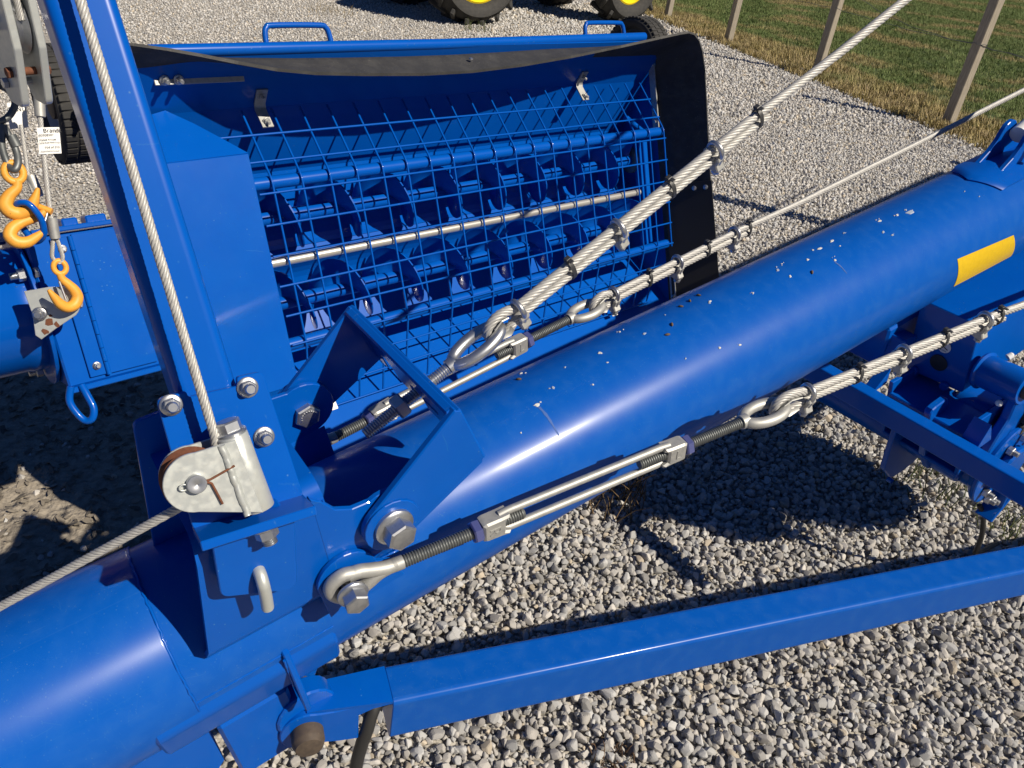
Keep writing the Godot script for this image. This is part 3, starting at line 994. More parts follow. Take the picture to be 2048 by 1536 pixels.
# ---------------------------------------------------------------- swing hopper, tipped up on edge beside the tube
func build_hopper() -> void:
	var t := thing("swing_hopper", "blue swing hopper with wire grate and twin augers, tipped up behind the tube", "grain hopper", FH)
	var xl := -1.725
	var xr := 0.05
	# cross-section of the tub (y, z)
	var b := MB.new()
	b.fold(P2([0.287, 0.028, 0.18, -0.098]), xl, xr, 0.004)
	part("back_wall", b, M.blue, t)
	b = MB.new()
	b.fold(P2([0.1795, -0.0985, 0.03, -0.232]), xl, xr, 0.004)
	part("back_slope", b, M.blue, t)
	b = MB.new()
	var fl := P2([0.0295, -0.2325])
	for k in 9:
		var a := deg_to_rad(lerpf(22, -58, k / 8.0))
		fl.append(Vector2(-0.085 + sin(a) * 0.104, -0.155 - cos(a) * 0.104))
	fl.append(Vector2(-0.195, -0.202))
	for k in 9:
		var a := deg_to_rad(lerpf(58, -22, k / 8.0))
		fl.append(Vector2(-0.305 + sin(a) * 0.104, -0.155 - cos(a) * 0.104))
	fl.append(Vector2(-0.415, -0.2325))
	b.fold(fl, xl, xr, 0.004)
	part("trough_floor", b, M.blue, t)
	b = MB.new()
	b.fold(P2([-0.4155, -0.232, -0.60, -0.088, -0.78, 0.03]), xl, xr, 0.004)
	part("front_slope", b, M.blue, t)
	# end wall on the right with its bearing bar, brace and clamp strips
	b = MB.new()
	b.X = Transform3D(Basis(Vector3(0, 1, 0), Vector3(0, 0, 1), Vector3(1, 0, 0)), Vector3(xr, 0, 0))
	b.prism(P2([0.262, 0.0, 0.18, -0.098, 0.03, -0.232, -0.085, -0.26, -0.305, -0.26, -0.415, -0.232, -0.60, -0.088, -0.78, 0.03, -0.70, 0.0, -0.45, -0.04, 0.0, -0.045, 0.20, -0.045]), -0.003, 0.003, 0.0008)
	b.X = Transform3D()
	part("end_wall", b, M.blue, t)
	b = MB.new()
	b.box(Vector3(0.012, -0.205, -0.115), Vector3(0.03, 0.36, 0.05), 0.002)
	b.box(Vector3(-0.012, -0.205, -0.10), Vector3(0.010, 0.37, 0.006), 0.001)
	b.sweep(PackedVector3Array([Vector3(-0.074, 0.064, -0.10), Vector3(0.012, 0.008, -0.10)]), 0.010, 6)
	part("bearing_bar", b, M.blue, t)
	for q in [[0.13, 0.118], [-0.535, 0.07]]:
		b = MB.new()
		b.box(Vector3(0.029, q[0], -0.052 if q[0] > 0 else -0.028), Vector3(0.005, q[1] * 2, 0.026), 0.001)
		part("clamp_strip", b, M.galv, t)
		for s in [-0.8, 0.8]:
			b = MB.new()
			bolt(b, ax(Vector3(0.0265, q[0] + q[1] * s, -0.052 if q[0] > 0 else -0.028), Vector3.LEFT), 0.011, 0.007, 0.008)
			part("bolt", b, M.steel, t)
	# top rail and its two handles
	b = MB.new()
	b.sweep(P3([-1.66, 0.290, 0.018, -0.9, 0.292, 0.018, -0.085, 0.302, 0.018]), 0.0135, 16)
	part("top_rail", b, M.blue, t)
	for q in [[-1.396, -1.23], [-0.352, -0.172]]:
		b = MB.new()
		var y0 := 0.295 if q[0] < -1 else 0.300
		b.sweep(curve([Vector3(q[0], y0, 0.01), Vector3(q[0] + 0.002, y0 + 0.028, 0.01), Vector3(q[0] + 0.008, y0 + 0.041, 0.01), Vector3(q[0] + 0.026, y0 + 0.046, 0.01), Vector3(q[1] - 0.026, y0 + 0.046, 0.01), Vector3(q[1] - 0.008, y0 + 0.041, 0.01), Vector3(q[1] - 0.002, y0 + 0.028, 0.01), Vector3(q[1], y0, 0.01)], 5), 0.0066, 12)
		part("handle", b, M.blue, t)
	# rubber skirt: droops along the top, stands up round the right-hand corner
	var edge := [[-1.76, 0.285], [-1.671, 0.271], [-1.605, 0.258], [-1.527, 0.241], [-1.442, 0.224], [-1.35, 0.213], [-1.223, 0.206], [-1.055, 0.20], [-0.898, 0.201], [-0.723, 0.211], [-0.529, 0.228], [-0.312, 0.252], [-0.144, 0.275], [-0.05, 0.287]]
	var rows := []
	for e in edge:
		var row := PackedVector3Array()
		# the strip lies closer to the wall at its left end
		var zf := lerpf(0.065, 0.095, smoothstep(-1.72, -1.3, e[0])) + 0.04 * smoothstep(-0.35, -0.04, e[0])
		var xe: float = e[0] + (0.15 - zf) * 0.38
		var ye: float = e[1] + (0.15 - zf) * 0.17
		var drop: float = 0.287 - e[1]
		for j in 8:
			var f := j / 7.0
			var hump: float = [0.0, 0.016, 0.022, 0.018, 0.012, 0.007, 0.003, 0.0][j] * clampf(drop * 22.0, 0.15, 1.0)
			row.append(Vector3(lerpf(e[0], xe, f), lerpf(0.252, ye, f) + hump, lerpf(-0.016, zf, f)))
		rows.append(row)
	# corner and right-hand flap
	for q in [[-0.01, 0.292, 0.14, -0.02, 0.252, -0.018], [0.03, 0.288, 0.132, 0.008, 0.250, -0.022], [0.058, 0.268, 0.13, 0.024, 0.243, -0.028], [0.073, 0.235, 0.13, 0.033, 0.228, -0.036], [0.080, 0.19, 0.13, 0.036, 0.2, -0.05], [0.081, 0.10, 0.13, 0.036, 0.1, -0.055], [0.079, 0.0, 0.13, 0.036, 0.0, -0.055], [0.079, -0.09, 0.13, 0.036, -0.09, -0.055], [0.079, -0.186, 0.13, 0.036, -0.186, -0.055], [0.083, -0.30, 0.13, 0.036, -0.3, -0.055], [0.088, -0.45, 0.13, 0.036, -0.45, -0.055], [0.092, -0.62, 0.13, 0.036, -0.62, -0.055]]:
		var row := PackedVector3Array()
		for j in 8:
			var f := j / 7.0
			row.append(Vector3(q[3], q[4], q[5]).lerp(Vector3(q[0], q[1], q[2]), f))
		rows.append(row)
	b = MB.new()
	b.sheet(rows, 0.007)
	part("rubber_skirt", b, M.rubber, t, "black rubber skirt drooping along the top of the hopper")
	b = MB.new()
	rows = []
	for k in 5:
		var y := lerpf(-0.184, -0.66, k / 4.0)
		var row := PackedVector3Array()
		for j in 4: row.append(Vector3(lerpf(0.034, lerpf(0.083, 0.10, k / 4.0), j / 3.0) - 0.008, y, lerpf(-0.03, 0.136, j / 3.0)))
		rows.append(row)
	b.sheet(rows, 0.006)
	part("skirt_lap", b, M.rubber_clean, t)
	for q in [0.075, 0.115]:
		b = MB.new()
		b.X = ax(Vector3(lerpf(0.028, 0.072, (q + 0.03) / 0.16), -0.205, q), Vector3(-1, 0, 0.25))
		b.lathe(PackedVector2Array([Vector2(0.009, 0), Vector2(0.0085, 0.003), Vector2(0.005, 0.0055), Vector2(0, 0.006)]), 14)
		b.X = Transform3D()
		part("rivet", b, M.steel, t)
	for q in [[-0.85, 0.244, 0.06]]:
		b = MB.new()
		b.X = ax(Vector3(q[0], q[1] + 0.002, q[2]), Vector3(0, 1, 0.6))
		b.lathe(PackedVector2Array([Vector2(0.006, 0), Vector2(0.0055, 0.003), Vector2(0, 0.005)]), 10)
		part("rivet", b, M.steel, t)
	# left end of the skirt, with bolts and clamp rail
	b = MB.new()
	b.box(Vector3(-1.55, 0.236, -0.027), Vector3(0.20, 0.014, 0.006), 0.001)
	part("clamp_rail", b, M.galv, t)
	for q in [-1.735, -1.63, -1.60]:
		b = MB.new()
		bolt(b, ax(Vector3(q, 0.262 if q < -1.72 else 0.238, 0.03 if q < -1.72 else -0.02), Vector3(0, -0.4, 1)), 0.014, 0.01, 0.011, 0.005, 0.012)
		part("bolt", b, M.steel, t)
	# grate: pipes with a bent mesh of welded wires
	var s := 0.0762
	b = MB.new()
	for q in [[0.0, 0.004], [-0.39, 0.0]]:
		b.sweep(P3([-1.50, q[0], -0.018, q[1], q[0], -0.018]), 0.0158, 18)
	part("grate_pipes", b, M.blue, t)
	b = MB.new()
	b.sweep(P3([-1.50, -0.186, -0.016, -0.133, -0.19, -0.016]), 0.0112, 18)
	part("centre_bar", b, M.chrome, t, "bright chrome bar across the middle of the grate")
	var wr := 0.0029
	for k in 20:
		var x := -k * s
		b = MB.new()
		var line := [Vector3(x, 0.172, -0.088), Vector3(x, 0.02, -0.004), Vector3(x, 0.005, 0.0025), Vector3(x, -0.005, 0.003), Vector3(x, -0.385, 0.003), Vector3(x, -0.398, 0.001), Vector3(x, -0.596, -0.072)]
		if k == 0: line = [Vector3(x, 0.172, -0.088), Vector3(x, 0.02, -0.004), Vector3(x, 0.005, 0.0025), Vector3(x, -0.005, 0.003), Vector3(x, -0.40, 0.003)]
		b.sweep(PackedVector3Array(line), wr, 6)
		part("grate_wire", b, M.blue, t)
	var cross := [[0.112, -0.0545], [0.049, -0.0215]]
	for k in 6: cross.append([-0.024 - k * s * 0.957, 0.0005])
	cross.append_array([[-0.463, -0.025], [-0.528, -0.049], [-0.594, -0.073]])
	for i in cross.size():
		var q: Array = cross[i]
		b = MB.new()
		var xe := 0.006 if i < 8 else (0.0 if i == 8 else -0.03 - (i - 9) * 0.02)
		b.sweep(P3([-1.486 if i > 1 else -1.54 + 0.05 * i, q[0], q[1] + 0.0045, xe, q[0], q[1] + 0.0045]), wr, 6)
		part("grate_wire", b, M.blue, t)
	# clips that tie the grate to the walls
	for q in [-1.40, -0.302]:
		b = MB.new()
		var cr := []
		for p in [[0.213, -0.052], [0.185, -0.084], [0.172, -0.086], [0.128, -0.062]]:
			cr.append(PackedVector3Array([Vector3(q - 0.014, p[0], p[1]), Vector3(q + 0.014, p[0], p[1])]))
		b.sheet(cr, 0.004)
		bolt(b, ax(Vector3(q, 0.2, -0.065), Vector3(0, -0.55, 0.8)), 0.013, 0.008, 0.009, 0.004, 0.01)
		bolt(b, ax(Vector3(q, 0.143, -0.066), Vector3(0, -0.4, 0.9)), 0.013, 0.008, 0.009, 0.004, 0.01)
		part("grate_clip", b, M.galv, t)
	for q in [[-1.389, 0.0], [-0.273, 0.0]]:
		b = MB.new()
		b.X = ax(Vector3(q[0], -0.583, -0.058), Vector3(0, 0.45, 0.9), Vector3(1, 0, 0))
		b.prism(rounded(A2([-0.014, -0.018, 0.014, -0.018, 0.014, 0.018, -0.014, 0.018]), 0.003), 0, 0.003, 0.0005, [circle(Vector2(0, -0.006), 0.006, 10)])
		part("grate_clip", b, M.white, t)
	# the two augers
	for k in 2:
		var yc := -0.085 if k == 0 else -0.305
		b = MB.new()
		b.sweep(P3([-1.72, yc, -0.155, 0.02, yc, -0.155]), 0.019, 18)
		var sh := part("auger_shaft", b, M.blue, t)
		b = MB.new()
		var rr := []
		var pitch := 0.172
		var turns := 9.8
		var n := int(turns * 28)
		for i in n + 1:
			var a := TAU * i / 28.0 + (1.95 if k == 0 else 2.35)
			var x := -1.71 + pitch * i / 28.0
			rr.append(PackedVector3Array([Vector3(x, yc + cos(a) * 0.0185, -0.155 + sin(a) * 0.0185), Vector3(x, yc + cos(a) * 0.055, -0.155 + sin(a) * 0.055), Vector3(x, yc + cos(a) * 0.0885, -0.155 + sin(a) * 0.0885)]))
		b.sheet(rr, 0.004)
		part("flighting", b, M.blue, sh)
		b = MB.new()
		b.X = ax(Vector3(0.005, yc, -0.155), Vector3.LEFT)
		b.lathe(PackedVector2Array([Vector2(0.045, -0.02), Vector2(0.045, 0.012), Vector2(0.03, 0.02), Vector2(0, 0.02)]), 20)
		part("bearing", b, M.dark, t)
	# hood over the left end
	b = MB.new()
	b.prism(P2([-1.489, 0.070, -1.73, 0.067, -1.73, -0.489, -1.489, -0.489]), -0.003, 0.001, 0.0015)
	part("hood", b, M.blue, t)
	b = MB.new()
	var up := [P3([-1.73, 0.067, -0.001, -1.70, 0.067, -0.001, -1.63, 0.068, -0.001, -1.489, 0.070, -0.001]),
		P3([-1.73, 0.088, -0.028, -1.70, 0.100, -0.029, -1.645, 0.108, -0.030, -1.530, 0.108, -0.030]),
		P3([-1.73, 0.108, -0.05, -1.70, 0.128, -0.055, -1.655, 0.146, -0.062, -1.574, 0.148, -0.063]),
		P3([-1.73, 0.118, -0.06, -1.70, 0.144, -0.066, -1.655, 0.176, -0.084, -1.622, 0.183, -0.088])]
	b.sheet(up, 0.004)
	part("hood_top", b, M.blue, t)
	b = MB.new()
	b.X = Transform3D(Basis(Vector3(0, 1, 0), Vector3(0, 0, 1), Vector3(1, 0, 0)), Vector3(-1.4915, 0, 0))
	b.prism(P2([0.066, -0.004, -0.486, -0.004, -0.56, -0.11, -0.415, -0.225, -0.40, -0.06, 0.01, -0.06, 0.10, -0.12]), -0.002, 0.002, 0.0005)
	b.X = Transform3D()
	b.fold(P2([-0.489, -0.003, -0.60, -0.08]), -1.725, -1.489, 0.003)
	part("hood_side", b, M.blue, t)
	# discharge box, with hinged door, and the swing tube it feeds
	b = MB.new()
	b.box(Vector3(-1.87, -0.20, -0.155), Vector3(0.215, 0.312, 0.30), 0.004)
	part("discharge_box", b, M.blue, t)
	b = MB.new()
	b.box(Vector3(-1.846, -0.197, -0.001), Vector3(0.098, 0.296, 0.005), 0.001)
	part("door", b, M.blue, t)
	b = MB.new()
	b.box(Vector3(-1.9175, -0.198, -0.0005), Vector3(0.034, 0.292, 0.004), 0.001)
	part("hinge_leaf", b, M.blue, t)
	for k in 10:
		b = MB.new()
		b.sweep(P3([-1.8985, -0.052 - k * 0.0295, 0.0035, -1.8985, -0.052 - (k + 1) * 0.0295 + 0.0012, 0.0035]), 0.0048, 12)
		part("hinge_knuckle", b, M.blue, t)
	for y in [-0.075, -0.19, -0.322]:
		b = MB.new()
		bolt(b, Transform3D(Basis.IDENTITY, Vector3(-1.917, y, 0.0015)), 0.012, 0.008, 0.0085, 0.004, 0.006)
		part("bolt", b, M.steel, t)
	b = MB.new()
	b.box(Vector3(-1.87, -0.036, -0.02), Vector3(0.19, 0.010, 0.06), 0.002)
	b.box(Vector3(-1.885, -0.028, -0.05), Vector3(0.03, 0.022, 0.05), 0.003)
	b.box(Vector3(-1.835, -0.028, -0.05), Vector3(0.04, 0.022, 0.05), 0.003)
	part("box_flange", b, M.blue, t)
	b = MB.new()
	b.box(Vector3(-1.875, -0.362, -0.03), Vector3(0.20, 0.012, 0.06), 0.002)
	part("box_flange", b, M.blue, t)
	b = MB.new()
	b.sweep(curve([Vector3(-1.975, -0.352, 0.0), Vector3(-1.985, -0.385, 0.0), Vector3(-1.972, -0.424, 0.01), Vector3(-1.958, -0.426, 0.02), Vector3(-1.949, -0.405, 0.02), Vector3(-1.952, -0.375, 0.01), Vector3(-1.955, -0.355, 0.0)], 6), 0.0075, 12)
	part("lifting_loop", b, M.blue, t)
	b = MB.new()
	b.X = Transform3D(Basis(Vector3(0, 1, 0), Vector3(0, 0, 1), Vector3(1, 0, 0)), Vector3(0, -0.192, -0.14))
	b.lathe(PackedVector2Array([Vector2(0.13, -2.9), Vector2(0.13, -2.025), Vector2(0.133, -2.02), Vector2(0.133, -1.985), Vector2(0.13, -1.98), Vector2(0.13, -1.95)]), 64)
	part("swing_tube", b, M.blue, t)
	b = MB.new()
	b.X = Transform3D(Basis(Vector3(0, 1, 0), Vector3(0, 0, 1), Vector3(1, 0, 0)), Vector3(-1.985, -0.192, -0.14))
	var fh := []
	for k in 10: fh.append(circle(Vector2.from_angle(TAU * (k + 0.3) / 10.0) * 0.152, 0.008, 8))
	b.prism(circle(Vector2.ZERO, 0.168, 48), -0.004, 0.004, 0.001, [fh[1], fh[4], fh[7]])
	part("flange", b, M.blue, t)
	for a in [0.55, 1.57, 2.45, -1.9]:
		b = MB.new()
		var o := Vector3(-1.990, -0.192 + sin(a) * 0.152, -0.14 + cos(a) * 0.152)
		bolt(b, ax(o, Vector3.LEFT), 0.022, 0.016, 0.0, 0.0075, 0.014)
		part("flange_nut", b, M.steel, t)
		b = MB.new()
		bolt(b, ax(o + Vector3(0.010, 0, 0), Vector3.RIGHT), 0.020, 0.012)
		part("flange_bolt", b, M.steel, t)
	# two transport wheels behind the tub
	for q in [[-1.775, 0.232, -0.29, M.wheel_grey], [0.237, 0.297, -0.29, M.black]]:
		b = MB.new()
		var wx := ax(Vector3(q[0], q[1], q[2]), Vector3.LEFT)
		b.X = wx
		tyre_ring(b, 0.128, 0.086, 0.088, 0.008)
		for k in 46:
			var a := TAU * k / 46.0
			for z in [-0.027, 0.0, 0.027]:
				b.X = wx * Transform3D(Basis(Vector3.BACK, a + (0.07 if z == 0.0 else 0.0)), Vector3.ZERO)
				b.box(Vector3(0.1275, 0, z), Vector3(0.006, 0.0135, 0.023), 0.001)
		b.X = Transform3D()
		var tw := part("tyre", b, M.tire, t)
		b = MB.new()
		b.X = wx
		b.lathe(PackedVector2Array([Vector2(0.088, -0.03), Vector2(0.088, 0.028), Vector2(0.078, 0.03), Vector2(0.07, 0.012), Vector2(0.036, 0.008), Vector2(0.034, 0.022), Vector2(0, 0.024)]), 40)
		part("rim", b, q[3], tw)
		b = MB.new()
		b.X = wx
		b.lathe(PackedVector2Array([Vector2(0.03, 0.02), Vector2(0.03, 0.032), Vector2(0.024, 0.034), Vector2(0, 0.034)]), 20)
		b.lathe(PackedVector2Array([Vector2(0.02, -0.16), Vector2(0.02, -0.02)]), 14)
		part("hub", b, M.brown if q[0] < 0 else M.dark, tw)
		b = MB.new()
		b.X = Transform3D()
		b.sweep(PackedVector3Array([Vector3(q[0] + (0.14 if q[0] < 0 else -0.02), q[1], q[2]), Vector3(q[0] + (0.14 if q[0] < 0 else -0.12), q[1] - 0.06, q[2] + 0.06), Vector3(q[0] + (0.14 if q[0] < 0 else -0.2), 0.06, -0.22)]), 0.018, 10)
		part("wheel_bracket", b, M.blue, t)
	b = MB.new()
	b.X = Transform3D(Basis.IDENTITY, Vector3(0.19, 0.338, -0.245))
	b.lathe(PackedVector2Array([Vector2(0, -0.008), Vector2(0.006, -0.004), Vector2(0.006, 0.004), Vector2(0, 0.008)]), 8)
	part("valve_cap", b, M.white, t)

# tyre cross-section about Z
func tyre_ring(b: MB, R: float, ri: float, w: float, sh: float) -> void:
	var p := PackedVector2Array()
	var h := w * 0.5
	p.append(Vector2(ri, -h * 0.62))
	p.append(Vector2(ri + (R - ri) * 0.35, -h * 0.97)); p.append(Vector2(ri + (R - ri) * 0.7, -h)); p.append(Vector2(R - sh, -h * 0.93)); p.append(Vector2(R - sh * 0.25, -h * 0.75))
	p.append(Vector2(R, -h * 0.4)); p.append(Vector2(R, h * 0.4)); p.append(Vector2(R - sh * 0.25, h * 0.75)); p.append(Vector2(R - sh, h * 0.93))
	p.append(Vector2(ri + (R - ri) * 0.7, h)); p.append(Vector2(ri + (R - ri) * 0.35, h * 0.97)); p.append(Vector2(ri, h * 0.62)); p.append(Vector2(ri, -h * 0.62))
	b.lathe(p, 64, 0.55)

# ---------------------------------------------------------------- truss cables with their fittings
func cframe(p: Vector3, d: Vector3) -> Transform3D:
	# Z along the cable, Y up, X to the side
	var side := Vector3.UP.cross(d).normalized()
	return Transform3D(Basis(side, d.cross(side).normalized(), d.normalized()), p)

func make_clamp() -> Node3D:
	var t := thing("cable_clamp", "", "cable clamp")
	var b := MB.new()
	var path := [Vector3(0.0135, -0.034, 0), Vector3(0.0135, -0.02, 0), Vector3(0.0135, 0.006, 0)]
	for k in 9:
		var a := PI * k / 8.0
		path.append(Vector3(cos(a) * 0.0135, 0.010 + sin(a) * 0.0135, 0))
	path.append_array([Vector3(-0.0135, 0.006, 0), Vector3(-0.0135, -0.02, 0), Vector3(-0.0135, -0.034, 0)])
	b.sweep(PackedVector3Array(path), 0.0048, 12)
	part("u_bolt", b, M.steel, t)
	b = MB.new()
	# saddle: cradle under the cable, two drilled lugs
	var o := PackedVector2Array()
	o.append_array(P2([-0.023, -0.022, -0.021, -0.030, -0.008, -0.032, 0.008, -0.032, 0.021, -0.030, 0.023, -0.022, 0.0165, -0.014, 0.0185, 0.0, 0.0145, 0.006, 0.0095, 0.002]))
	for k in 7:
		var a := deg_to_rad(lerpf(-20, -160, k / 6.0))
		o.append(Vector2(cos(a) * 0.0105, -0.0045 + sin(a) * 0.0105))
	o.append_array(P2([-0.0095, 0.002, -0.0145, 0.006, -0.0185, 0.0, -0.0165, -0.014]))
	b.prism(o, -0.0095, 0.0095, 0.002)
	part("clamp_saddle", b, M.galv, t)
	for s in [1.0, -1.0]:
		b = MB.new()
		bolt(b, ax(Vector3(0.0135 * s, -0.031, 0), Vector3.DOWN), 0.0145, 0.008)
		part("nut", b, M.steel, t)
	return t

func make_tie() -> Node3D:
	var t := thing("cable_tie", "", "cable tie")
	var b := MB.new()
	var ring := []
	for i in 2:
		var row := PackedVector3Array()
		for k in 19:
			var a := TAU * k / 18.0
			row.append(Vector3(cos(a) * 0.0112, sin(a) * 0.0205, -0.0038 + i * 0.0076))
		ring.append(row)
	b.sheet(ring, 0.0016)
	part("strap", b, M.tie, t)
	b = MB.new()
	b.box(Vector3(0.001, 0.0235, 0), Vector3(0.010, 0.0075, 0.0105), 0.0012)
	b.box(Vector3(-0.0075, 0.0255, 0), Vector3(0.010, 0.0018, 0.0072), 0.0004)
	part("lock", b, M.tie, t)
	return t

func make_turnbuckle(L: float) -> Node3D:
	var t := thing("turnbuckle", "", "turnbuckle")
	var b := MB.new()
	for s in [0.0, 1.0]:
		b.X = Transform3D(Basis.IDENTITY, Vector3(0, 0, 0)) if s == 0.0 else Transform3D(Basis(Vector3.UP, PI), Vector3(0, 0, L))
		var o := P2([-0.016, 0.0, 0.016, 0.0, 0.0185, 0.006, 0.0190, 0.030, 0.0205, 0.044, 0.0145, 0.046, 0.011, 0.037, -0.011, 0.037, -0.0145, 0.046, -0.0205, 0.044, -0.0190, 0.030, -0.0185, 0.006])
		var X0 := b.X
		b.X = X0 * Transform3D(Basis(Vector3(0, 1, 0), Vector3(0, 0, 1), Vector3(1, 0, 0)), Vector3.ZERO)
		b.prism(o, -0.0135, 0.0135, 0.0032)
		b.X = X0
	b.X = Transform3D()
	for s in [1.0, -1.0]:
		b.sweep(curve([Vector3(0, 0.016 * s, 0.030), Vector3(0, 0.0180 * s, 0.050), Vector3(0, 0.0180 * s, 0.08), Vector3(0, 0.0180 * s, L - 0.08), Vector3(0, 0.0180 * s, L - 0.050), Vector3(0, 0.016 * s, L - 0.030)], 4), 0.0064, 10)
	part("body", b, M.galv, t)
	return t

func letter(t: Node3D, txt: String, xf: Transform3D, size: float, m: Material, called := "cast_letter", depth := 0.0008) -> void:
	var tm := TextMesh.new()
	var f := SystemFont.new()
	f.font_names = PackedStringArray(["Droid Sans"])
	tm.font = f
	tm.text = txt
	tm.font_size = 32
	tm.pixel_size = size / 32.0
	tm.depth = depth
	var o := MeshInstance3D.new()
	o.name = called
	o.mesh = tm
	o.material_override = m
	o.transform = xf
	t.add_child(o, true)

# eye of a bolt: closed ring in the plane given by u and z
func eye_path(zc: float, L: float, w: float, u: Vector3) -> PackedVector3Array:
	var p := []
	for k in 16:
		var a := TAU * k / 16.0
		p.append(u * sin(a) * w + Vector3(0, 0, zc + cos(a) * L))
	return curve(p, 3, true)

func cable_run(P0: Vector3, P1: Vector3, f: Dictionary, names: Dictionary) -> void:
	var d := (P1 - P0).normalized()
	var X := FM * cframe(P0, d)
	# lower eye bolt
	var t: Node3D
	if f.has("turn"):
		t = thing("eye_bolt", names.eye0, "eye bolt", X, "eye bolts bolted to the tube saddle")
		var b := MB.new()
		var c0 := curve([Vector3(0, 0.0175, 0.004), Vector3(0, 0.0215, -0.012), Vector3(0, 0.012, -0.029), Vector3(0, -0.006, -0.030), Vector3(0, -0.02, -0.018), Vector3(0, -0.021, 0.002), Vector3(0, -0.012, 0.022), Vector3(0, -0.002, 0.04), Vector3(0, 0.002, 0.066)], 4)
		b.sweep(c0, 0.0102, 12)
		b.sweep(curve([Vector3(0, 0.0175, -0.004), Vector3(0, 0.0165, 0.012), Vector3(0, 0.009, 0.03), Vector3(0, 0.002, 0.05), Vector3(0, 0, 0.075)], 4), 0.0105, 12)
		part("eye", b, M.galv, t)
		b = MB.new()
		thread(b, 0.062, f.stub0, 0.0100)
		part("threaded_shank", b, M.dark, t)
		b = MB.new()
		b.X = Transform3D(Basis.IDENTITY, Vector3(0, 0, f.turn - 0.0145))
		b.hexnut(0.031, 0.0, 0.014, 0.002)
		part("lock_nut", b, M.blue_zinc, t)
		b = MB.new()
		var bs: float = f.boltside
		bolt(b, ax(Vector3(0.016 * bs, -0.002, -0.006), Vector3(bs, 0, 0)), 0.031, 0.024, 0.022)
		b.X = ax(Vector3(-0.02 * bs, -0.002, -0.006), Vector3(bs, 0, 0))
		b.lathe(PackedVector2Array([Vector2(0.0105, 0), Vector2(0.0105, 0.037)]), 16)
		part("mount_bolt", b, M.steel, t)
		var tb := make_turnbuckle(f.turn1 - f.turn)
		tb.transform = X * Transform3D(Basis.IDENTITY, Vector3(0, 0, f.turn))
		tag(tb, names.turn, "turnbuckle", "turnbuckles on the truss cables")
		for s in [0, 1]:
			# raised letter on the face turned to the viewer, reading along the bar's end
			var lb := Basis(Vector3(0, -1, 0), Vector3(0, 0, 1), Vector3(-1, 0, 0)) if s == 0 else Basis(Vector3(0, 0, 1), Vector3(0, 1, 0), Vector3(-1, 0, 0))
			letter(tb, "R" if s == 0 else "L", Transform3D(lb, Vector3(-0.0137, 0, 0.018 if s == 0 else f.turn1 - f.turn - 0.018)), 0.024, M.galv, "cast_letter", 0.0016)
		t = thing("eye_bolt", names.eye1, "eye bolt", X, "eye bolts at the ends of the truss cables")
		b = MB.new()
		thread(b, f.stub1, f.threnD + 0.004, 0.0100)
		part("threaded_shank", b, M.dark, t)
		b = MB.new()
		b.X = Transform3D(Basis.IDENTITY, Vector3(0, 0, f.turn1 + 0.0005))
		b.hexnut(0.031, 0.0, 0.014, 0.002)
		part("lock_nut", b, M.blue_zinc, t)
	else:
		t = thing("eye_bolt", names.eye1, "eye bolt", X, "eye bolts at the ends of the truss cables")
		var b := MB.new()
		thread(b, f.stub1, f.threnD + 0.004, 0.0100)
		part("threaded_shank", b, M.steel, t)
		for z in [[f.nut0, 1.0], [f.nut1, 1.0]]:
			b = MB.new()
			b.X = Transform3D(Basis.IDENTITY, Vector3(0, 0, z[0]))
			b.hexnut(0.036, 0.0, 0.019, 0.002)
			part("nut", b, M.steel, t)
	var e0: float = f.threnD
	var e1: float = f.eye_end
	var b := MB.new()
	b.sweep(PackedVector3Array([Vector3(0, 0, e0), Vector3(0, 0, e0 + 0.014)]), 0.0128, 14)
	b.sweep(eye_path((e0 + e1) * 0.5 + 0.008, (e1 - e0) * 0.5 - 0.002, 0.0215, Vector3(1, 0, 0)), 0.0098, 12, true)
	part("eye", b, M.galv if f.has("turn") else M.steel, t)
	# wire rope: doubled back through the eye
	var c := thing("truss_cable", names.cable, "cable", X, "truss cables above the auger tube")
	var R := 0.0086
	var z0 := e1 - 0.010
	b = MB.new()
	var main := curve([Vector3(0, -0.0195, z0 + 0.022), Vector3(0, -0.0165, z0 + 0.004), Vector3(0, -0.004, z0 - 0.008), Vector3(0, 0.012, z0 - 0.003), Vector3(0, 0.0195, z0 + 0.018), Vector3(0, 0.0165, f.cl1 - 0.02), Vector3(0, 0.009, f.cl1)], 6)
	var far: float = f.far
	main.append(Vector3(0, 0.009, f.tail - 0.04)); main.append(Vector3(0, 0.004, f.tail + 0.06)); main.append(Vector3(0, 0.0, f.tail + 0.2)); main.append(Vector3(0, 0.0, far))
	rope(b, main, R)
	part("rope", b, M.wire, c)
	b = MB.new()
	rope(b, PackedVector3Array([Vector3(0, -0.0195, z0 + 0.022), Vector3(0, -0.014, f.cl1 - 0.02), Vector3(0, -0.0085, f.cl1), Vector3(0, -0.0085, f.tail - 0.06), Vector3(0, -0.0105, f.tail + 0.012)]), R * 0.97, 7, 0.075, 6, 1.1)
	part("rope_tail", b, M.wire, c)
	# thimble inside the loop
	b = MB.new()
	var tr := []
	for q in [[-0.0125, f.cl1 - 0.024], [-0.018, z0 + 0.024], [-0.0135, z0 + 0.008], [-0.003, z0 + 0.001], [0.009, z0 + 0.004], [0.0145, z0 + 0.02], [0.0115, f.cl1 - 0.024]]:
		tr.append(PackedVector3Array([Vector3(-0.0125, q[0] * 1.18, q[1]), Vector3(-0.007, q[0] * 0.86, q[1]), Vector3(0.007, q[0] * 0.86, q[1]), Vector3(0.0125, q[0] * 1.18, q[1])]))
	b.sheet(tr, 0.0022)
	part("thimble", b, M.galv, c)
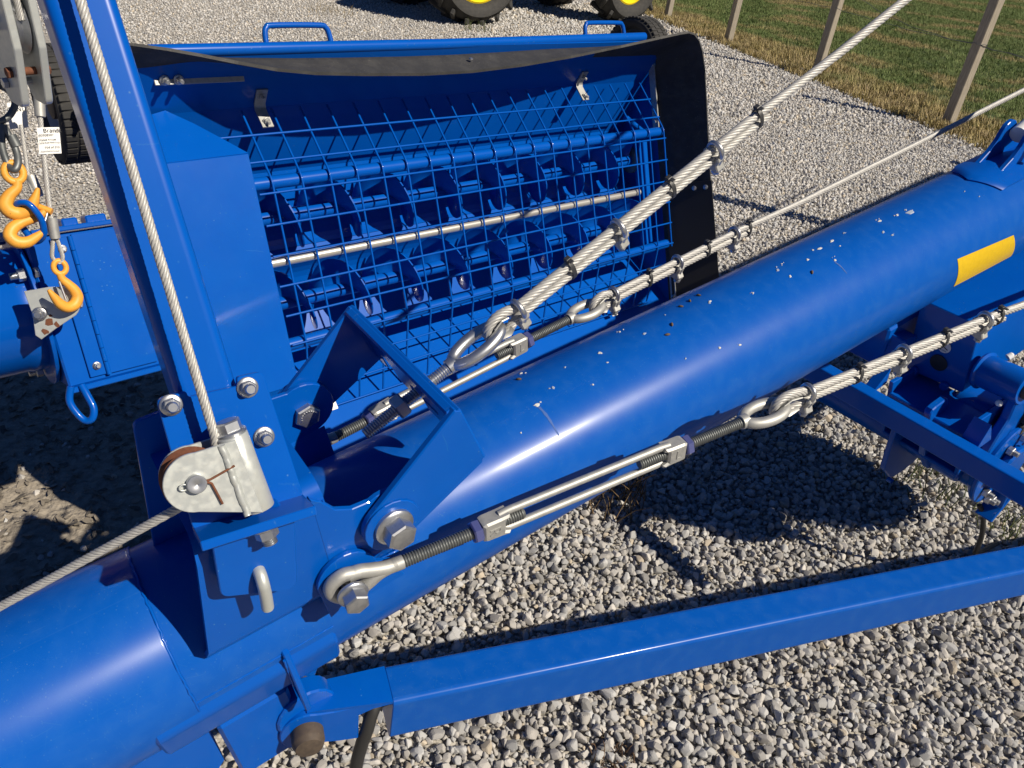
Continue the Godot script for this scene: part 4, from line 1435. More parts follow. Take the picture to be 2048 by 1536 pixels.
	for i in 3:
		var z: float = [f.cl1, f.cl2, f.cl3][i]
		var k := clamp0 if i == 0 and not clamp_used else copy(clamp0)
		clamp_used = true
		k.transform = X * Transform3D(Basis.IDENTITY, Vector3(0, 0, z)) * Transform3D(Basis(Vector3.BACK, f.roll), Vector3.ZERO)
		tag(k, names.clamps[i], "cable clamp", "U-bolt clamps on the truss cables")
		var ti := tie0 if i == 0 and not tie_used else copy(tie0)
		tie_used = true
		z = [f.tie1, f.tie2, f.tie3][i]
		ti.transform = X * Transform3D(Basis(Vector3.BACK, f.roll * 0.3), Vector3(0, 0, z))
		tag(ti, names.ties[i], "cable tie", "black ties on the truss cables")

var clamp0: Node3D
var tie0: Node3D
var clamp_used := false
var tie_used := false
func copy(o: Node3D) -> Node3D:
	var c: Node3D = o.duplicate()
	var base := String(o.name)
	c.name = numbered(base)
	add_child(c, true)
	return c

func build_cables() -> void:
	clamp0 = make_clamp()
	tie0 = make_tie()
	cable_run(Vector3(0.1693, 0.1133, 0.172), Vector3(1.6334, 0.0641, 0.34), {"turn": 0.199, "turn1": 0.575, "stub0": 0.272, "stub1": 0.487, "threnD": 0.701, "eye_end": 0.795, "cl1": 0.855, "tie1": 0.983, "cl2": 1.104, "tie2": 1.22, "cl3": 1.342, "tie3": 1.388, "tail": 1.40, "far": 6.0, "boltside": -1.0, "roll": 0.25}, {
		"eye0": "galvanised eye bolt fixed to the near flank of the saddle, nearest the viewer", "turn": "near turnbuckle, in front of the big blue tube, letters R and L on its ends", "eye1": "eye bolt at the upper end of the near turnbuckle, over sunlit gravel and shadow",
		"cable": "near doubled steel cable running right in front of the blue frame beam",
		"clamps": ["clamp on the near cable right beside its eye bolt", "clamp on the near cable left of the round white sticker", "clamp on the near cable in front of the blue beam's sunlit side"],
		"ties": ["black tie on the near cable between its first two clamps", "black tie on the near cable just above the round white sticker", "black tie on the near cable at the frayed cable tail"]})
	cable_run(Vector3(0.2192, 0.065, -0.172), Vector3(2.9105, 0.0741, -0.34), {"turn": 0.151, "turn1": 0.514, "stub0": 0.225, "stub1": 0.441, "threnD": 0.634, "eye_end": 0.722, "cl1": 0.767, "tie1": 0.879, "cl2": 0.974, "tie2": 1.078, "cl3": 1.18, "tie3": 1.233, "tail": 1.245, "far": 6.4, "boltside": 1.0, "roll": 0.2}, {
		"eye0": "shaded eye bolt on the far side of the tube behind the mast plate", "turn": "far turnbuckle lying along the front of the hopper behind the tube", "eye1": "eye bolt at the upper end of the far turnbuckle, before the hopper grate",
		"cable": "far thin steel cable passing the hopper skirt towards the fence",
		"clamps": ["clamp on the far cable right beside its eye bolt, above the white clip", "clamp on the far cable in front of the black rubber skirt", "clamp on the far cable over gravel just right of the skirt"],
		"ties": ["black tie on the far cable in front of the grate's lower corner", "black tie on the far cable against the black skirt's edge", "black tie on the far cable over gravel, last before the single strand"]})
	cable_run(Vector3(0.3169, 0.2103, 0.0), Vector3(1.4738, 0.6266, 0.0), {"nut0": 0.030, "nut1": 0.081, "stub1": -0.03, "threnD": 0.136, "eye_end": 0.236, "cl1": 0.283, "tie1": 0.396, "cl2": 0.503, "tie2": 0.624, "cl3": 0.731, "tie3": 0.837, "tail": 0.85, "far": 5.9, "roll": 0.45}, {
		"eye1": "shiny eye bolt threaded through the blue U-shaped bracket", "cable": "thick doubled steel cable rising across the hopper to the upper right",
		"clamps": ["lowest clamp on the rising top cable, beside the shiny eye bolt", "middle clamp on the rising top cable, over the grate", "uppermost clamp on the rising cable, at the skirt's right edge"],
		"ties": ["lowest black tie on the rising top cable, over the lower auger", "middle black tie on the rising top cable, over the grate's right edge", "uppermost black tie on the rising cable, above the gravel"]})

# ---------------------------------------------------------------- hooks, slings and tag by the left end of the hopper
func hook_mesh(b: MB, pts: Array, rads: Array, flat := 1.0) -> void:
	var per := 5
	var c := curve(pts, per)
	var r := []
	for i in c.size():
		var f := float(i) / per
		var k := mini(int(f), rads.size() - 2)
		r.append(lerpf(rads[k], rads[k + 1], f - k))
	b.sweep(c, r, 12)

func build_slings() -> void:
	var z := 0.12
	# upper hook
	var t := thing("lifting_hook", "upper yellow hook hanging from the dark shackle, holding the blue ring", "hook", FH, "yellow hooks by the hopper's left end")
	var b := MB.new()
	var ring := PackedVector3Array()
	for k in 18: ring.append(Vector3(-1.9785 + cos(TAU * k / 18.0) * 0.0145, 0.0745 + sin(TAU * k / 18.0) * 0.0165, z))
	b.sweep(ring, 0.0066, 10, true)
	hook_mesh(b, [Vector3(-1.977, 0.060, z), Vector3(-1.9815, 0.047, z), Vector3(-1.996, 0.036, z), Vector3(-2.006, 0.022, z), Vector3(-2.003, 0.009, z), Vector3(-1.989, 0.003, z), Vector3(-1.973, 0.008, z + 0.004), Vector3(-1.961, 0.022, z + 0.006), Vector3(-1.949, 0.043, z + 0.006)], [0.0075, 0.0085, 0.0105, 0.0125, 0.013, 0.0135, 0.012, 0.009, 0.003])
	part("hook_body", b, M.hook, t)
	# second hook lying across the blue ring
	t = thing("lifting_hook", "middle yellow hook lying sideways through the blue ring, above the hinged box", "hook", FH, "yellow hooks by the hopper's left end")
	b = MB.new()
	hook_mesh(b, [Vector3(-1.945, 0.006, z), Vector3(-1.955, -0.004, z), Vector3(-1.972, -0.009, z), Vector3(-1.992, -0.014, z), Vector3(-2.008, -0.022, z + 0.004), Vector3(-2.015, -0.034, z + 0.006), Vector3(-2.008, -0.046, z + 0.008), Vector3(-1.992, -0.049, z + 0.008), Vector3(-1.975, -0.042, z + 0.008), Vector3(-1.956, -0.031, z + 0.008)], [0.005, 0.0075, 0.009, 0.0095, 0.011, 0.0115, 0.0115, 0.0105, 0.008, 0.003])
	b.sweep(PackedVector3Array([Vector3(-1.958, 0.012, z - 0.006), Vector3(-1.938, -0.002, z + 0.006)]), 0.0062, 10)
	part("hook_body", b, M.hook, t)
	b = MB.new()
	b.sweep(PackedVector3Array([Vector3(-1.945, -0.002, z + 0.004), Vector3(-1.962, -0.03, z + 0.012)]), 0.0022, 6)
	part("latch", b, M.steel, t)
	# lowest hook, on its sling
	t = thing("lifting_hook", "lowest yellow hook, hooked into the rusty lug on the swing tube", "hook", FH, "yellow hooks by the hopper's left end")
	z = 0.1
	b = MB.new()
	ring = PackedVector3Array()
	for k in 18: ring.append(Vector3(-1.9475 + cos(TAU * k / 18.0) * 0.0105, -0.1045 + sin(TAU * k / 18.0) * 0.0125, z))
	b.sweep(ring, 0.0052, 10, true)
	hook_mesh(b, [Vector3(-1.9505, -0.116, z), Vector3(-1.949, -0.127, z), Vector3(-1.942, -0.138, z), Vector3(-1.9345, -0.152, z), Vector3(-1.933, -0.166, z), Vector3(-1.941, -0.178, z + 0.002), Vector3(-1.955, -0.181, z + 0.006), Vector3(-1.966, -0.172, z + 0.01), Vector3(-1.973, -0.157, z + 0.012), Vector3(-1.979, -0.141, z + 0.012)], [0.0066, 0.0076, 0.0086, 0.0102, 0.011, 0.011, 0.0105, 0.0098, 0.0075, 0.003])
	part("hook_body", b, M.hook, t)
	b = MB.new()
	b.sweep(PackedVector3Array([Vector3(-1.9565, -0.13, z + 0.006), Vector3(-1.9545, -0.166, z + 0.008)]), 0.0026, 6)
	part("latch", b, M.steel, t)
	# dark shackle above the upper hook
	t = thing("shackle", "dark steel connecting shackle at the left edge above the upper hook", "shackle", FH)
	z = 0.12
	b = MB.new()
	b.sweep(curve([Vector3(-1.972, 0.152, z), Vector3(-1.965, 0.115, z), Vector3(-1.969, 0.09, z + 0.01), Vector3(-1.9785, 0.078, z + 0.012), Vector3(-1.984, 0.09, z), Vector3(-1.984, 0.125, z), Vector3(-1.972, 0.157, z)], 5), 0.0062, 10)
	b.sweep(PackedVector3Array([Vector3(-1.962, 0.118, z), Vector3(-1.966, 0.138, z)]), 0.009, 12)
	part("shackle_bow", b, M.dark, t)
	b = MB.new()
	b.sweep(curve([Vector3(-1.9685, 0.165, z), Vector3(-1.955, 0.175, z), Vector3(-1.9445, 0.192, z), Vector3(-1.948, 0.212, z), Vector3(-1.966, 0.222, z), Vector3(-1.985, 0.208, z), Vector3(-1.989, 0.18, z), Vector3(-1.978, 0.164, z)], 5, true), 0.0058, 10, true)
	b.sweep(curve([Vector3(-1.97, 0.218, z + 0.006), Vector3(-1.955, 0.235, z), Vector3(-1.953, 0.27, z), Vector3(-1.975, 0.285, z), Vector3(-1.99, 0.26, z), Vector3(-1.985, 0.23, z)], 5, true), 0.006, 10, true)
	part("chain_link", b, M.dark, t)
	# blue ring with ferruled pendant behind
	t = thing("lifting_ring", "bent blue steel ring held by the two upper yellow hooks", "ring", FH)
	b = MB.new()
	b.sweep(curve([Vector3(-1.988, 0.020, z + 0.008), Vector3(-1.975, 0.018, z + 0.02), Vector3(-1.965, 0.0, z + 0.022), Vector3(-1.960, -0.02, z + 0.016), Vector3(-1.963, -0.042, z + 0.004), Vector3(-1.976, -0.05, z - 0.02), Vector3(-1.988, -0.02, z - 0.02), Vector3(-1.992, 0.008, z - 0.01)], 6, true), 0.0058, 10, true)
	part("ring_bar", b, M.blue, t)
	# pendant sling with ferrules and tag
	t = thing("wire_sling", "thin wire sling with pressed ferrules hanging from the hanging pulley to the lowest hook", "sling", FH)
	b = MB.new()
	rope(b, curve([Vector3(-1.884, 0.34, 0.11), Vector3(-1.894, 0.245, 0.12), Vector3(-1.911, 0.168, 0.12), Vector3(-1.937, 0.02, 0.12), Vector3(-1.9435, -0.035, 0.115)], 4), 0.0048, 6, 0.034, 5)
	rope(b, curve([Vector3(-1.9435, -0.04, 0.112), Vector3(-1.951, -0.066, 0.106), Vector3(-1.955, -0.084, 0.10), Vector3(-1.9475, -0.096, 0.1), Vector3(-1.939, -0.088, 0.104), Vector3(-1.939, -0.066, 0.108), Vector3(-1.942, -0.04, 0.112)], 4), 0.0042, 6, 0.03, 5)
	rope(b, curve([Vector3(-1.935, 0.16, 0.06), Vector3(-1.947, 0.085, 0.07), Vector3(-1.952, 0.05, 0.08), Vector3(-1.948, 0.0, 0.09), Vector3(-1.945, -0.05, 0.1)], 4), 0.004, 6, 0.03, 5)
	part("rope", b, M.wire, t)
	for q in [[Vector3(-1.9025, 0.206, 0.12), Vector3(-1.911, 0.166, 0.12)], [Vector3(-1.9395, -0.012, 0.117), Vector3(-1.943, -0.05, 0.112)], [Vector3(-1.9465, 0.068, 0.075), Vector3(-1.944, 0.03, 0.082)]]:
		b = MB.new()
		b.sweep(PackedVector3Array([q[0], q[0].lerp(q[1], 0.06), q[0].lerp(q[1], 0.94), q[1]]), [0.0085, 0.0092, 0.0092, 0.0085], 14)
		part("ferrule", b, M.galv, t)
	# paper tag
	t = thing("paper_tag", "small white printed maker's tag on the thin wire sling", "tag", FH)
	b = MB.new()
	var o := Vector3(-1.9225, 0.147, 0.124)
	var ux := Vector3(0.036, -0.002, 0.002)
	var uy := Vector3(-0.0085, -0.046, 0.001)
	b.sheet([PackedVector3Array([o, o + ux * 0.5 + Vector3(0, 0, 0.002), o + ux]), PackedVector3Array([o + uy * 0.5, o + ux * 0.5 + uy * 0.5 + Vector3(0, 0, 0.003), o + ux + uy * 0.5]), PackedVector3Array([o + uy, o + ux * 0.5 + uy + Vector3(0, 0, 0.002), o + ux + uy])], 0.0006)
	part("paper", b, M.white, t)
	var tz := ux.cross(-uy).normalized()
	var tb := Basis(ux.normalized(), tz.cross(ux.normalized()), tz)
	for q in [["Brandt", 0.66, 0.13, 0.0095], ["BST08307", 0.38, 0.30, 0.0055], ["Plated Aircraft", 0.44, 0.47, 0.0042], ["Cable Eyes Both Ends", 0.50, 0.58, 0.0036], ["154 of 310", 0.60, 0.76, 0.0052], ["Assembled in Canada", 0.50, 0.9, 0.0032]]:
		letter(t, q[0], Transform3D(tb, o + ux * q[1] + uy * q[2] + tz * 0.0036), q[3], M.ink, "print", 0.0003)
	# second tag in the shade behind
	t = thing("paper_tag", "shaded grey tag behind the hanging shackle, partly hidden", "tag", FH)
	b = MB.new()
	b.sheet([P3([-1.947, 0.20, 0.058, -1.916, 0.201, 0.06]), P3([-1.955, 0.154, 0.058, -1.924, 0.155, 0.06])], 0.0006)
	part("paper", b, M.white, t)
	letter(t, "RAND", Transform3D(Basis.IDENTITY, Vector3(-1.9335, 0.188, 0.0605)), 0.011, M.ink, "print", 0.0003)
	# rusty lug on the swing tube flange
	t = thing("lug_plate", "zinc lug plate with rust patches bolted to the swing tube's flange", "lug", FH)
	b = MB.new()
	b.X = Transform3D(Basis(Vector3(0.92, 0.0, 0.38).normalized(), Vector3.UP, Vector3(-0.38, 0.0, 0.92).normalized()), Vector3(-1.972, -0.186, 0.073))
	var hp := P2([-0.042, 0.046, 0.0, 0.047])
	hp.append_array(circle(Vector2(0.012, 0.012), 0.034, 10, 1.2, -0.9))
	hp.append_array(P2([-0.01, -0.035, -0.038, -0.05, -0.046, -0.04, -0.04, 0.0]))
	var eye := circle(Vector2(0.018, 0.012), 0.0175, 14)
	b.prism(hp, -0.004, 0.004, 0.001, [eye])
	part("plate", b, M.zinc, t)
	b = MB.new()
	b.X = Transform3D(Basis(Vector3(0.92, 0.0, 0.38).normalized(), Vector3.UP, Vector3(-0.38, 0.0, 0.92).normalized()), Vector3(-1.972, -0.186, 0.0772))
	for q in [[-0.018, -0.02, 0.009], [-0.028, -0.036, 0.007], [-0.006, -0.026, 0.006], [-0.012, -0.007, 0.004]]:
		var pp := PackedVector2Array()
		var rng := RandomNumberGenerator.new()
		rng.seed = int(q[2] * 9000)
		for k in 9: pp.append(Vector2(q[0], q[1]) + Vector2.from_angle(TAU * k / 9.0) * q[2] * rng.randf_range(0.55, 1.2))
		b.prism(pp, 0.0, 0.0005, 0.0002)
	part("rust_patch", b, M.rust, t)
	b = MB.new()
	bolt(b, ax(Vector3(-1.999, -0.186, 0.069), Vector3(-0.38, 0, 0.92)), 0.019, 0.014, 0.013, 0.007, 0.006)
	part("bolt", b, M.steel, t)
	# hanging pulley block at top left
	t = thing("hanging_pulley", "zinc pulley block with two long side plates hanging at the top left", "pulley")
	var Z := (Vector3(0.62, 0.02, -0.78)).normalized()      # axle
	var Y := Vector3(-0.04, 0.96, -0.26)
	var fr := ax(Vector3(-0.880, 1.480, -1.317), Z, Vector3.UP)
	for q in [[-0.019, 0.0062], [0.018, 0.0062]]:
		b = MB.new()
		b.X = fr
		var pl := rounded(A2([-0.118, 0.03, -0.118, -0.022, -0.06, -0.062, 0.02, -0.055, 0.2, -0.05, 0.2, 0.06, -0.02, 0.058]), 0.018, 4)
		b.prism(pl, q[0] - q[1], q[0] + q[1], 0.0015)
		part("side_plate", b, M.zinc, t)
	b = MB.new()
	b.X = fr * Transform3D(Basis.IDENTITY, Vector3(0.01, 0, 0))
	b.lathe(PackedVector2Array([Vector2(0, -0.011), Vector2(0.046, -0.011), Vector2(0.049, -0.009), Vector2(0.041, 0), Vector2(0.049, 0.009), Vector2(0.046, 0.011), Vector2(0, 0.011)]), 36)
	part("sheave", b, M.steel, t)
	b = MB.new()
	b.X = fr * Transform3D(Basis.IDENTITY, Vector3(0.01, 0, 0))
	b.lathe(PackedVector2Array([Vector2(0, -0.056), Vector2(0.0115, -0.056), Vector2(0.0115, 0.03), Vector2(0, 0.03)]), 18)
	part("axle_pin", b, M.steel, t)
	for q in [[-0.085, -0.012, M.steel], [-0.062, 0.02, M.rust], [0.07, 0.0, M.steel]]:
		b = MB.new()
		b.X = fr * Transform3D(Basis.IDENTITY, Vector3(q[0], q[1], 0))
		b.lathe(PackedVector2Array([Vector2(0, -0.032), Vector2(0.0065, -0.032), Vector2(0.0065, 0.034), Vector2(0, 0.034)]), 12)
		b.X = fr * Transform3D(Basis.IDENTITY, Vector3(q[0], q[1], 0.0245))
		b.hexnut(0.016, 0.0, 0.008, 0.001)
		b.X = fr * Transform3D(Basis.IDENTITY, Vector3(q[0], q[1], -0.0335))
		b.hexnut(0.016, 0.0, 0.008, 0.001)
		part("spacer_bolt", b, q[2], t)
	b = MB.new()
	b.X = fr * Transform3D(Basis.IDENTITY, Vector3(0.01, 0, -0.052))
	b.sweep(PackedVector3Array([Vector3(0.0, -0.012, 0), Vector3(0.012, 0.012, 0), Vector3(0.03, 0.02, -0.004)]), 0.0018, 6)
	b.sweep(PackedVector3Array([Vector3(0.0, -0.012, 0.001), Vector3(0.018, 0.006, 0.001), Vector3(0.03, 0.004, 0.004)]), 0.0018, 6)
	part("split_pin", b, M.rust, t)
	b = MB.new()
	var inv := fr
	rope(b, PackedVector3Array([inv * Vector3(0.02, 0.0435, 0), inv * Vector3(0.3, 0.05, 0.0), FP * Vector3(-0.17, 1.16, 0.0)]), 0.0056, 6, 0.036, 5)
	part("rope", b, M.wire, t)

# ---------------------------------------------------------------- hinged frame beam in the foreground
func build_arm() -> void:
	var t := thing("frame_beam", "long blue square frame beam hinged low on the auger, crossing the foreground gravel", "beam", FA)
	var b := MB.new()
	b.X = Transform3D(Basis(Vector3(0, 0, 1), Vector3(0, 1, 0), Vector3(-1, 0, 0)), Vector3.ZERO)
	# section in local X(=depth)/Y, run along the arm
	b.prism(rounded(A2([0.0, 0.0, 0.0, -0.1, -0.076, -0.1, -0.076, 0.0]), 0.011, 5), -3.2, 0.0, 0.0015)
	b.X = Transform3D()
	part("beam_tube", b, M.dusty, t)
	b = MB.new()
	# hinge head: top strap tapering to the lug, two cheeks round the pin
	var lug := circle(Vector2(-0.137, -0.042), 0.043, 16, deg_to_rad(70), deg_to_rad(300))
	var cheek := lug.duplicate()
	cheek.append_array(P2([-0.085, -0.086, -0.052, -0.090, -0.054, -0.028, -0.03, -0.018, 0.0, -0.016, 0.0, -0.002, -0.03, -0.002, -0.095, -0.004]))
	b.X = Transform3D(Basis.IDENTITY, Vector3(0, 0, -0.014))
	b.prism(cheek, -0.006, 0.006, 0.002)
	b.X = Transform3D(Basis.IDENTITY, Vector3(0, 0, -0.062))
	b.prism(cheek, -0.006, 0.006, 0.002)
	b.X = Transform3D()
	var rows := []
	for i in 7:
		var f := i / 6.0
		var x := lerpf(0.0, -0.137, f)
		var y := lerpf(-0.004, 0.002, f) if i < 6 else -0.0
		var z0 := lerpf(-0.074, -0.064, f)
		var z1 := lerpf(-0.003, -0.012, f)
		rows.append(PackedVector3Array([Vector3(x, y, z0), Vector3(x, y + 0.0015, (z0 + z1) * 0.5), Vector3(x, y, z1)]))
	b.sheet(rows, 0.007)
	part("hinge_head", b, M.blue, t)
	b = MB.new()
	b.X = Transform3D(Basis.IDENTITY, Vector3(-0.137, -0.042, 0.0))
	b.lathe(PackedVector2Array([Vector2(0.022, -0.10), Vector2(0.022, -0.01), Vector2(0.0262, -0.008), Vector2(0.0262, 0.010), Vector2(0.025, 0.0135), Vector2(0.023, 0.017), Vector2(0.0215, 0.021), Vector2(0.012, 0.023), Vector2(0, 0.0235)]), 28)
	part("hinge_pin", b, M.brown, t)
	var h := thing("hydraulic_hose", "black hydraulic hose coming out of the foreground beam's hinged end", "hose", FA)
	b = MB.new()
	b.sweep(curve([Vector3(0.03, -0.03, -0.035), Vector3(-0.015, -0.032, -0.03), Vector3(-0.029, -0.045, -0.02), Vector3(-0.037, -0.075, -0.012), Vector3(-0.045, -0.12, -0.012), Vector3(-0.05, -0.2, -0.015), Vector3(-0.03, -0.35, -0.03), Vector3(0.1, -0.51, -0.1)], 6), 0.0115, 14)
	part("hose_line", b, M.hose, h)

# ---------------------------------------------------------------- undercarriage at the right edge
func build_axle() -> void:
	var t := thing("undercarriage", "blue undercarriage with box beam, cross bar and bolted hub at right edge", "undercarriage", FM)
	var b := MB.new()
	b.X = Transform3D(Basis(Vector3(0, 1, 0), Vector3(0, 0, 1), Vector3(1, 0, 0)), Vector3.ZERO)
	# section (v, w) along the tube
	b.prism(rounded(A2([-0.165, 0.03, -0.165, 0.192, -0.372, 0.212, -0.385, 0.045]), 0.01), 1.868, 5.4, 0.002)
	b.X = Transform3D()
	var beam := part("box_beam", b, M.blue, t)
	b = MB.new()
	b.X = ax(Vector3(1.866, -0.265, 0.128), Vector3.LEFT, Vector3.UP)
	b.prism(circle(Vector2.ZERO, 0.0175, 24), 0.0, 0.0022, 0.0003)
	part("round_sticker", b, M.white, beam, "round white sticker with a small arrow on the dark end plate")
	b = MB.new()
	b.X = ax(Vector3(1.8637, -0.265, 0.128), Vector3.LEFT, Vector3.UP) * Transform3D(Basis(Vector3.BACK, 1.2), Vector3.ZERO)
	b.prism(P2([-0.012, -0.0012, 0.006, -0.0012, 0.006, -0.004, 0.013, 0.0, 0.006, 0.004, 0.006, 0.0012, -0.012, 0.0012]), 0.0, 0.0006, 0.0001)
	part("print", b, M.ink, beam)
	letter(beam, "OIL LEVEL", Transform3D(ax(Vector3(1.863, -0.275, 0.128), Vector3.LEFT, Vector3.BACK).basis, Vector3(1.863, -0.275, 0.128)), 0.0045, M.ink, "print", 0.0003)
	b = MB.new()
	b.X = ax(Vector3(1.866, -0.318, 0.128), Vector3.LEFT, Vector3.UP)
	b.prism(circle(Vector2.ZERO, 0.024, 24), 0.0, 0.0015, 0.0002)
	part("opening", b, M.black, beam)
	for q in [[0.075, 0.0], [0.165, 0.0]]:
		b = MB.new()
		b.X = ax(Vector3(1.866, -0.374, q[0]), Vector3.LEFT, Vector3.UP)
		b.prism(circle(Vector2.ZERO, 0.012, 14), 0.0, 0.012, 0.002)
		part("bolt", b, M.blue, beam)
	# pivot boss beside the beam
	var za := Vector3(-0.12, 0.14, 1.0).normalized()
	b = MB.new()
	b.X = ax(Vector3(1.90, -0.30, 0.225), za)
	b.lathe(PackedVector2Array([Vector2(0.0, 0.0), Vector2(0.05, 0.0), Vector2(0.052, 0.006), Vector2(0.045, 0.01), Vector2(0.045, 0.115), Vector2(0.043, 0.12), Vector2(0.0, 0.12)]), 36)
	part("pivot_boss", b, M.blue, t)
	b = MB.new()
	b.X = ax(Vector3(1.90, -0.30, 0.225) + za * 0.12, za)
	b.lathe(PackedVector2Array([Vector2(0.027, 0), Vector2(0.027, 0.008), Vector2(0.024, 0.012), Vector2(0, 0.0125)]), 26)
	part("pivot_pin", b, M.brown, t)
	for q in [[0.03, 0.06], [0.085, -0.055]]:
		b = MB.new()
		b.X = ax(Vector3(1.90 + (0.04 if q[1] > 0 else -0.055), -0.30 + (0.04 if q[1] > 0 else -0.03), 0.225 + q[0]), Vector3(1 if q[1] > 0 else -1, 0.6, 0.4))
		b.lathe(PackedVector2Array([Vector2(0.009, 0), Vector2(0.008, 0.012), Vector2(0.004, 0.016), Vector2(0, 0.017)]), 10)
		part("grease_cap", b, M.white, t)
	# casting from the boss down to the hub flange
	b = MB.new()
	var out := P2([1.865, -0.265, 1.905, -0.252, 1.945, -0.285, 1.965, -0.345, 1.95, -0.38, 1.97, -0.42, 2.02, -0.45, 2.06, -0.50, 2.08, -0.60, 2.05, -0.69, 1.97, -0.73, 1.90, -0.70, 1.85, -0.62, 1.838, -0.57, 1.83, -0.53, 1.83, -0.47, 1.845, -0.42, 1.865, -0.38, 1.86, -0.32])
	b.prism(rounded(Array(out), 0.02, 3), 0.318, 0.342, 0.004)
	b.X = Transform3D(Basis.IDENTITY, Vector3(1.945, -0.575, 0.33))
	b.prism(circle(Vector2.ZERO, 0.13, 40), 0.01, 0.024, 0.003)
	b.prism(circle(Vector2.ZERO, 0.07, 32), 0.024, 0.05, 0.006)
	b.X = Transform3D()
	part("hub_casting", b, M.blue, t)
	for q in [[1.975, -0.485], [1.915, -0.50], [1.878, -0.58], [1.882, -0.64], [1.925, -0.695], [1.958, -0.715], [2.035, -0.525], [1.99, -0.69], [2.05, -0.62]]:
		b = MB.new()
		bolt(b, Transform3D(Basis.IDENTITY, Vector3(q[0], q[1], 0.353)), 0.024, 0.018, 0.0, 0.008, 0.014)
		part("hub_bolt", b, M.steel, t)
	b = MB.new()
	b.fquad(Vector3(1.89, -0.50, 0.343), Vector3(1.915, -0.43, 0.343), Vector3(1.93, -0.52, 0.343), Vector3(1.905, -0.53, 0.343), Vector3.BACK)
	b.box(Vector3(1.985, -0.70, 0.365), Vector3(0.012, 0.10, 0.05), 0.002)
	b.X = Transform3D(Basis.IDENTITY, Vector3(1.985, -0.70, 0.365)) * Transform3D(Basis(Vector3.BACK, -0.9), Vector3.ZERO)
	b.box(Vector3(0.05, 0.0, 0.0), Vector3(0.012, 0.16, 0.05), 0.002)
	b.X = Transform3D()
	part("rib", b, M.blue, t)
	# cradle between the beam and the cross bar, with side plates
	b = MB.new()
	var cr := rounded(A2([1.70, -0.40, 1.93, -0.34, 1.99, -0.36, 1.93, -0.44, 1.74, -0.47]), 0.02)
	for w in [0.075, 0.30]:
		b.X = Transform3D(Basis.IDENTITY, Vector3(0, 0, w))
		b.prism(P2([1.75, -0.36, 1.93, -0.37, 1.99, -0.44, 1.95, -0.60, 1.80, -0.58]), -0.006, 0.006, 0.002)
	b.X = Transform3D()
	b.box(Vector3(1.83, -0.408, 0.19), Vector3(0.15, 0.014, 0.23), 0.003)
	b.box(Vector3(1.86, -0.57, 0.19), Vector3(0.13, 0.014, 0.23), 0.003)
	b.sweep(P3([1.85, -0.50, 0.07, 1.85, -0.50, 0.31]), 0.03, 16)
	part("cradle", b, M.blue, t)
	b = MB.new()
	b.X = Transform3D(Basis.IDENTITY, Vector3(1.83, -0.60, 0.125))
	var hs := []
	for k in 4: hs.append(circle(Vector2(-0.04 + k * 0.018, -0.01 - k * 0.05), 0.0085, 8))
	b.prism(rounded(A2([-0.085, 0.13, 0.09, 0.12, 0.20, -0.10, 0.10, -0.14, 0.0, -0.14, -0.07, -0.06]), 0.05, 5), -0.008, 0.008, 0.003, [hs[0], hs[2], hs[3]])
	part("inner_flange", b, M.blue, t)
	b = MB.new()
	b.sweep(P3([1.90, -0.62, -0.2, 1.93, -0.63, 0.33]), 0.05, 24)
	part("axle_tube", b, M.blue, t)
	# square cross bar in front, and the second bar under the tube
	b = MB.new()
	var a0 := Vector3(1.66, -0.385, -0.42)
	var a1 := Vector3(1.6975, -0.4118, 0.60)
	b.X = ax(a0, a1 - a0, Vector3(0.25, 1, 0))
	b.prism(rounded(A2([-0.028, -0.028, 0.028, -0.028, 0.028, 0.028, -0.028, 0.028]), 0.006, 3), 0.0, (a1 - a0).length(), 0.002)
	b.X = Transform3D()
	part("cross_bar", b, M.blue, t)
	b = MB.new()
	b.prism(P2([1.72, -0.40, 1.79, -0.40, 1.75, -0.33]), 0.30, 0.345, 0.001)
	b.prism(P2([1.70, -0.385, 1.76, -0.38, 1.76, -0.33]), 0.03, 0.06, 0.001)
	part("corner_gusset", b, M.blue, t)
	b = MB.new()
	b.box(Vector3(1.86, -0.30, -0.06), Vector3(0.16, 0.13, 0.15), 0.006)
	part("saddle_block", b, M.blue, t)
	b = MB.new()
	var c0 := Vector3(1.80, -0.27, -0.45)
	var c1 := Vector3(1.83, -0.30, 0.05)
	b.X = ax(c0, c1 - c0, Vector3(0.2, 1, 0))
	b.prism(rounded(A2([-0.035, -0.035, 0.035, -0.035, 0.035, 0.035, -0.035, 0.035]), 0.007, 3), 0.0, (c1 - c0).length(), 0.002)
	b.X = Transform3D()
	part("inner_bar", b, M.blue, t)
	b = MB.new()
	b.X = Transform3D(Basis.IDENTITY, Vector3(0, 0, 0.20))
	b.prism(rounded(A2([1.72, -0.36, 1.80, -0.355, 1.85, -0.46, 2.02, -0.50, 2.04, -0.60, 1.86, -0.66, 1.79, -0.56]), 0.02, 3), -0.01, 0.01, 0.003)
	b.X = Transform3D()
	part("cradle_plate", b, M.blue, t)
	b = MB.new()
	b.X = Transform3D(Basis.IDENTITY, Vector3(1.97, -0.50, 0.24))
	b.prism(rounded(A2([-0.12, -0.16, 0.14, -0.18, 0.16, 0.10, -0.10, 0.12]), 0.05, 4), -0.05, 0.05, 0.008)
	b.X = Transform3D()
	part("gear_housing", b, M.blue, t)
	# long ribbed black cover behind the boss
	b = MB.new()
	for k in 4:
		b.box(Vector3(3.05, -0.33 - k * 0.042, 0.335 + (0.004 if k % 2 == 0 else -0.004)), Vector3(2.2, 0.04, 0.05), 0.006)
	part("ribbed_cover", b, M.tire, t)
	# transport wheel just beyond the right edge; its shadow lies on the gravel under the tube
	b = MB.new()
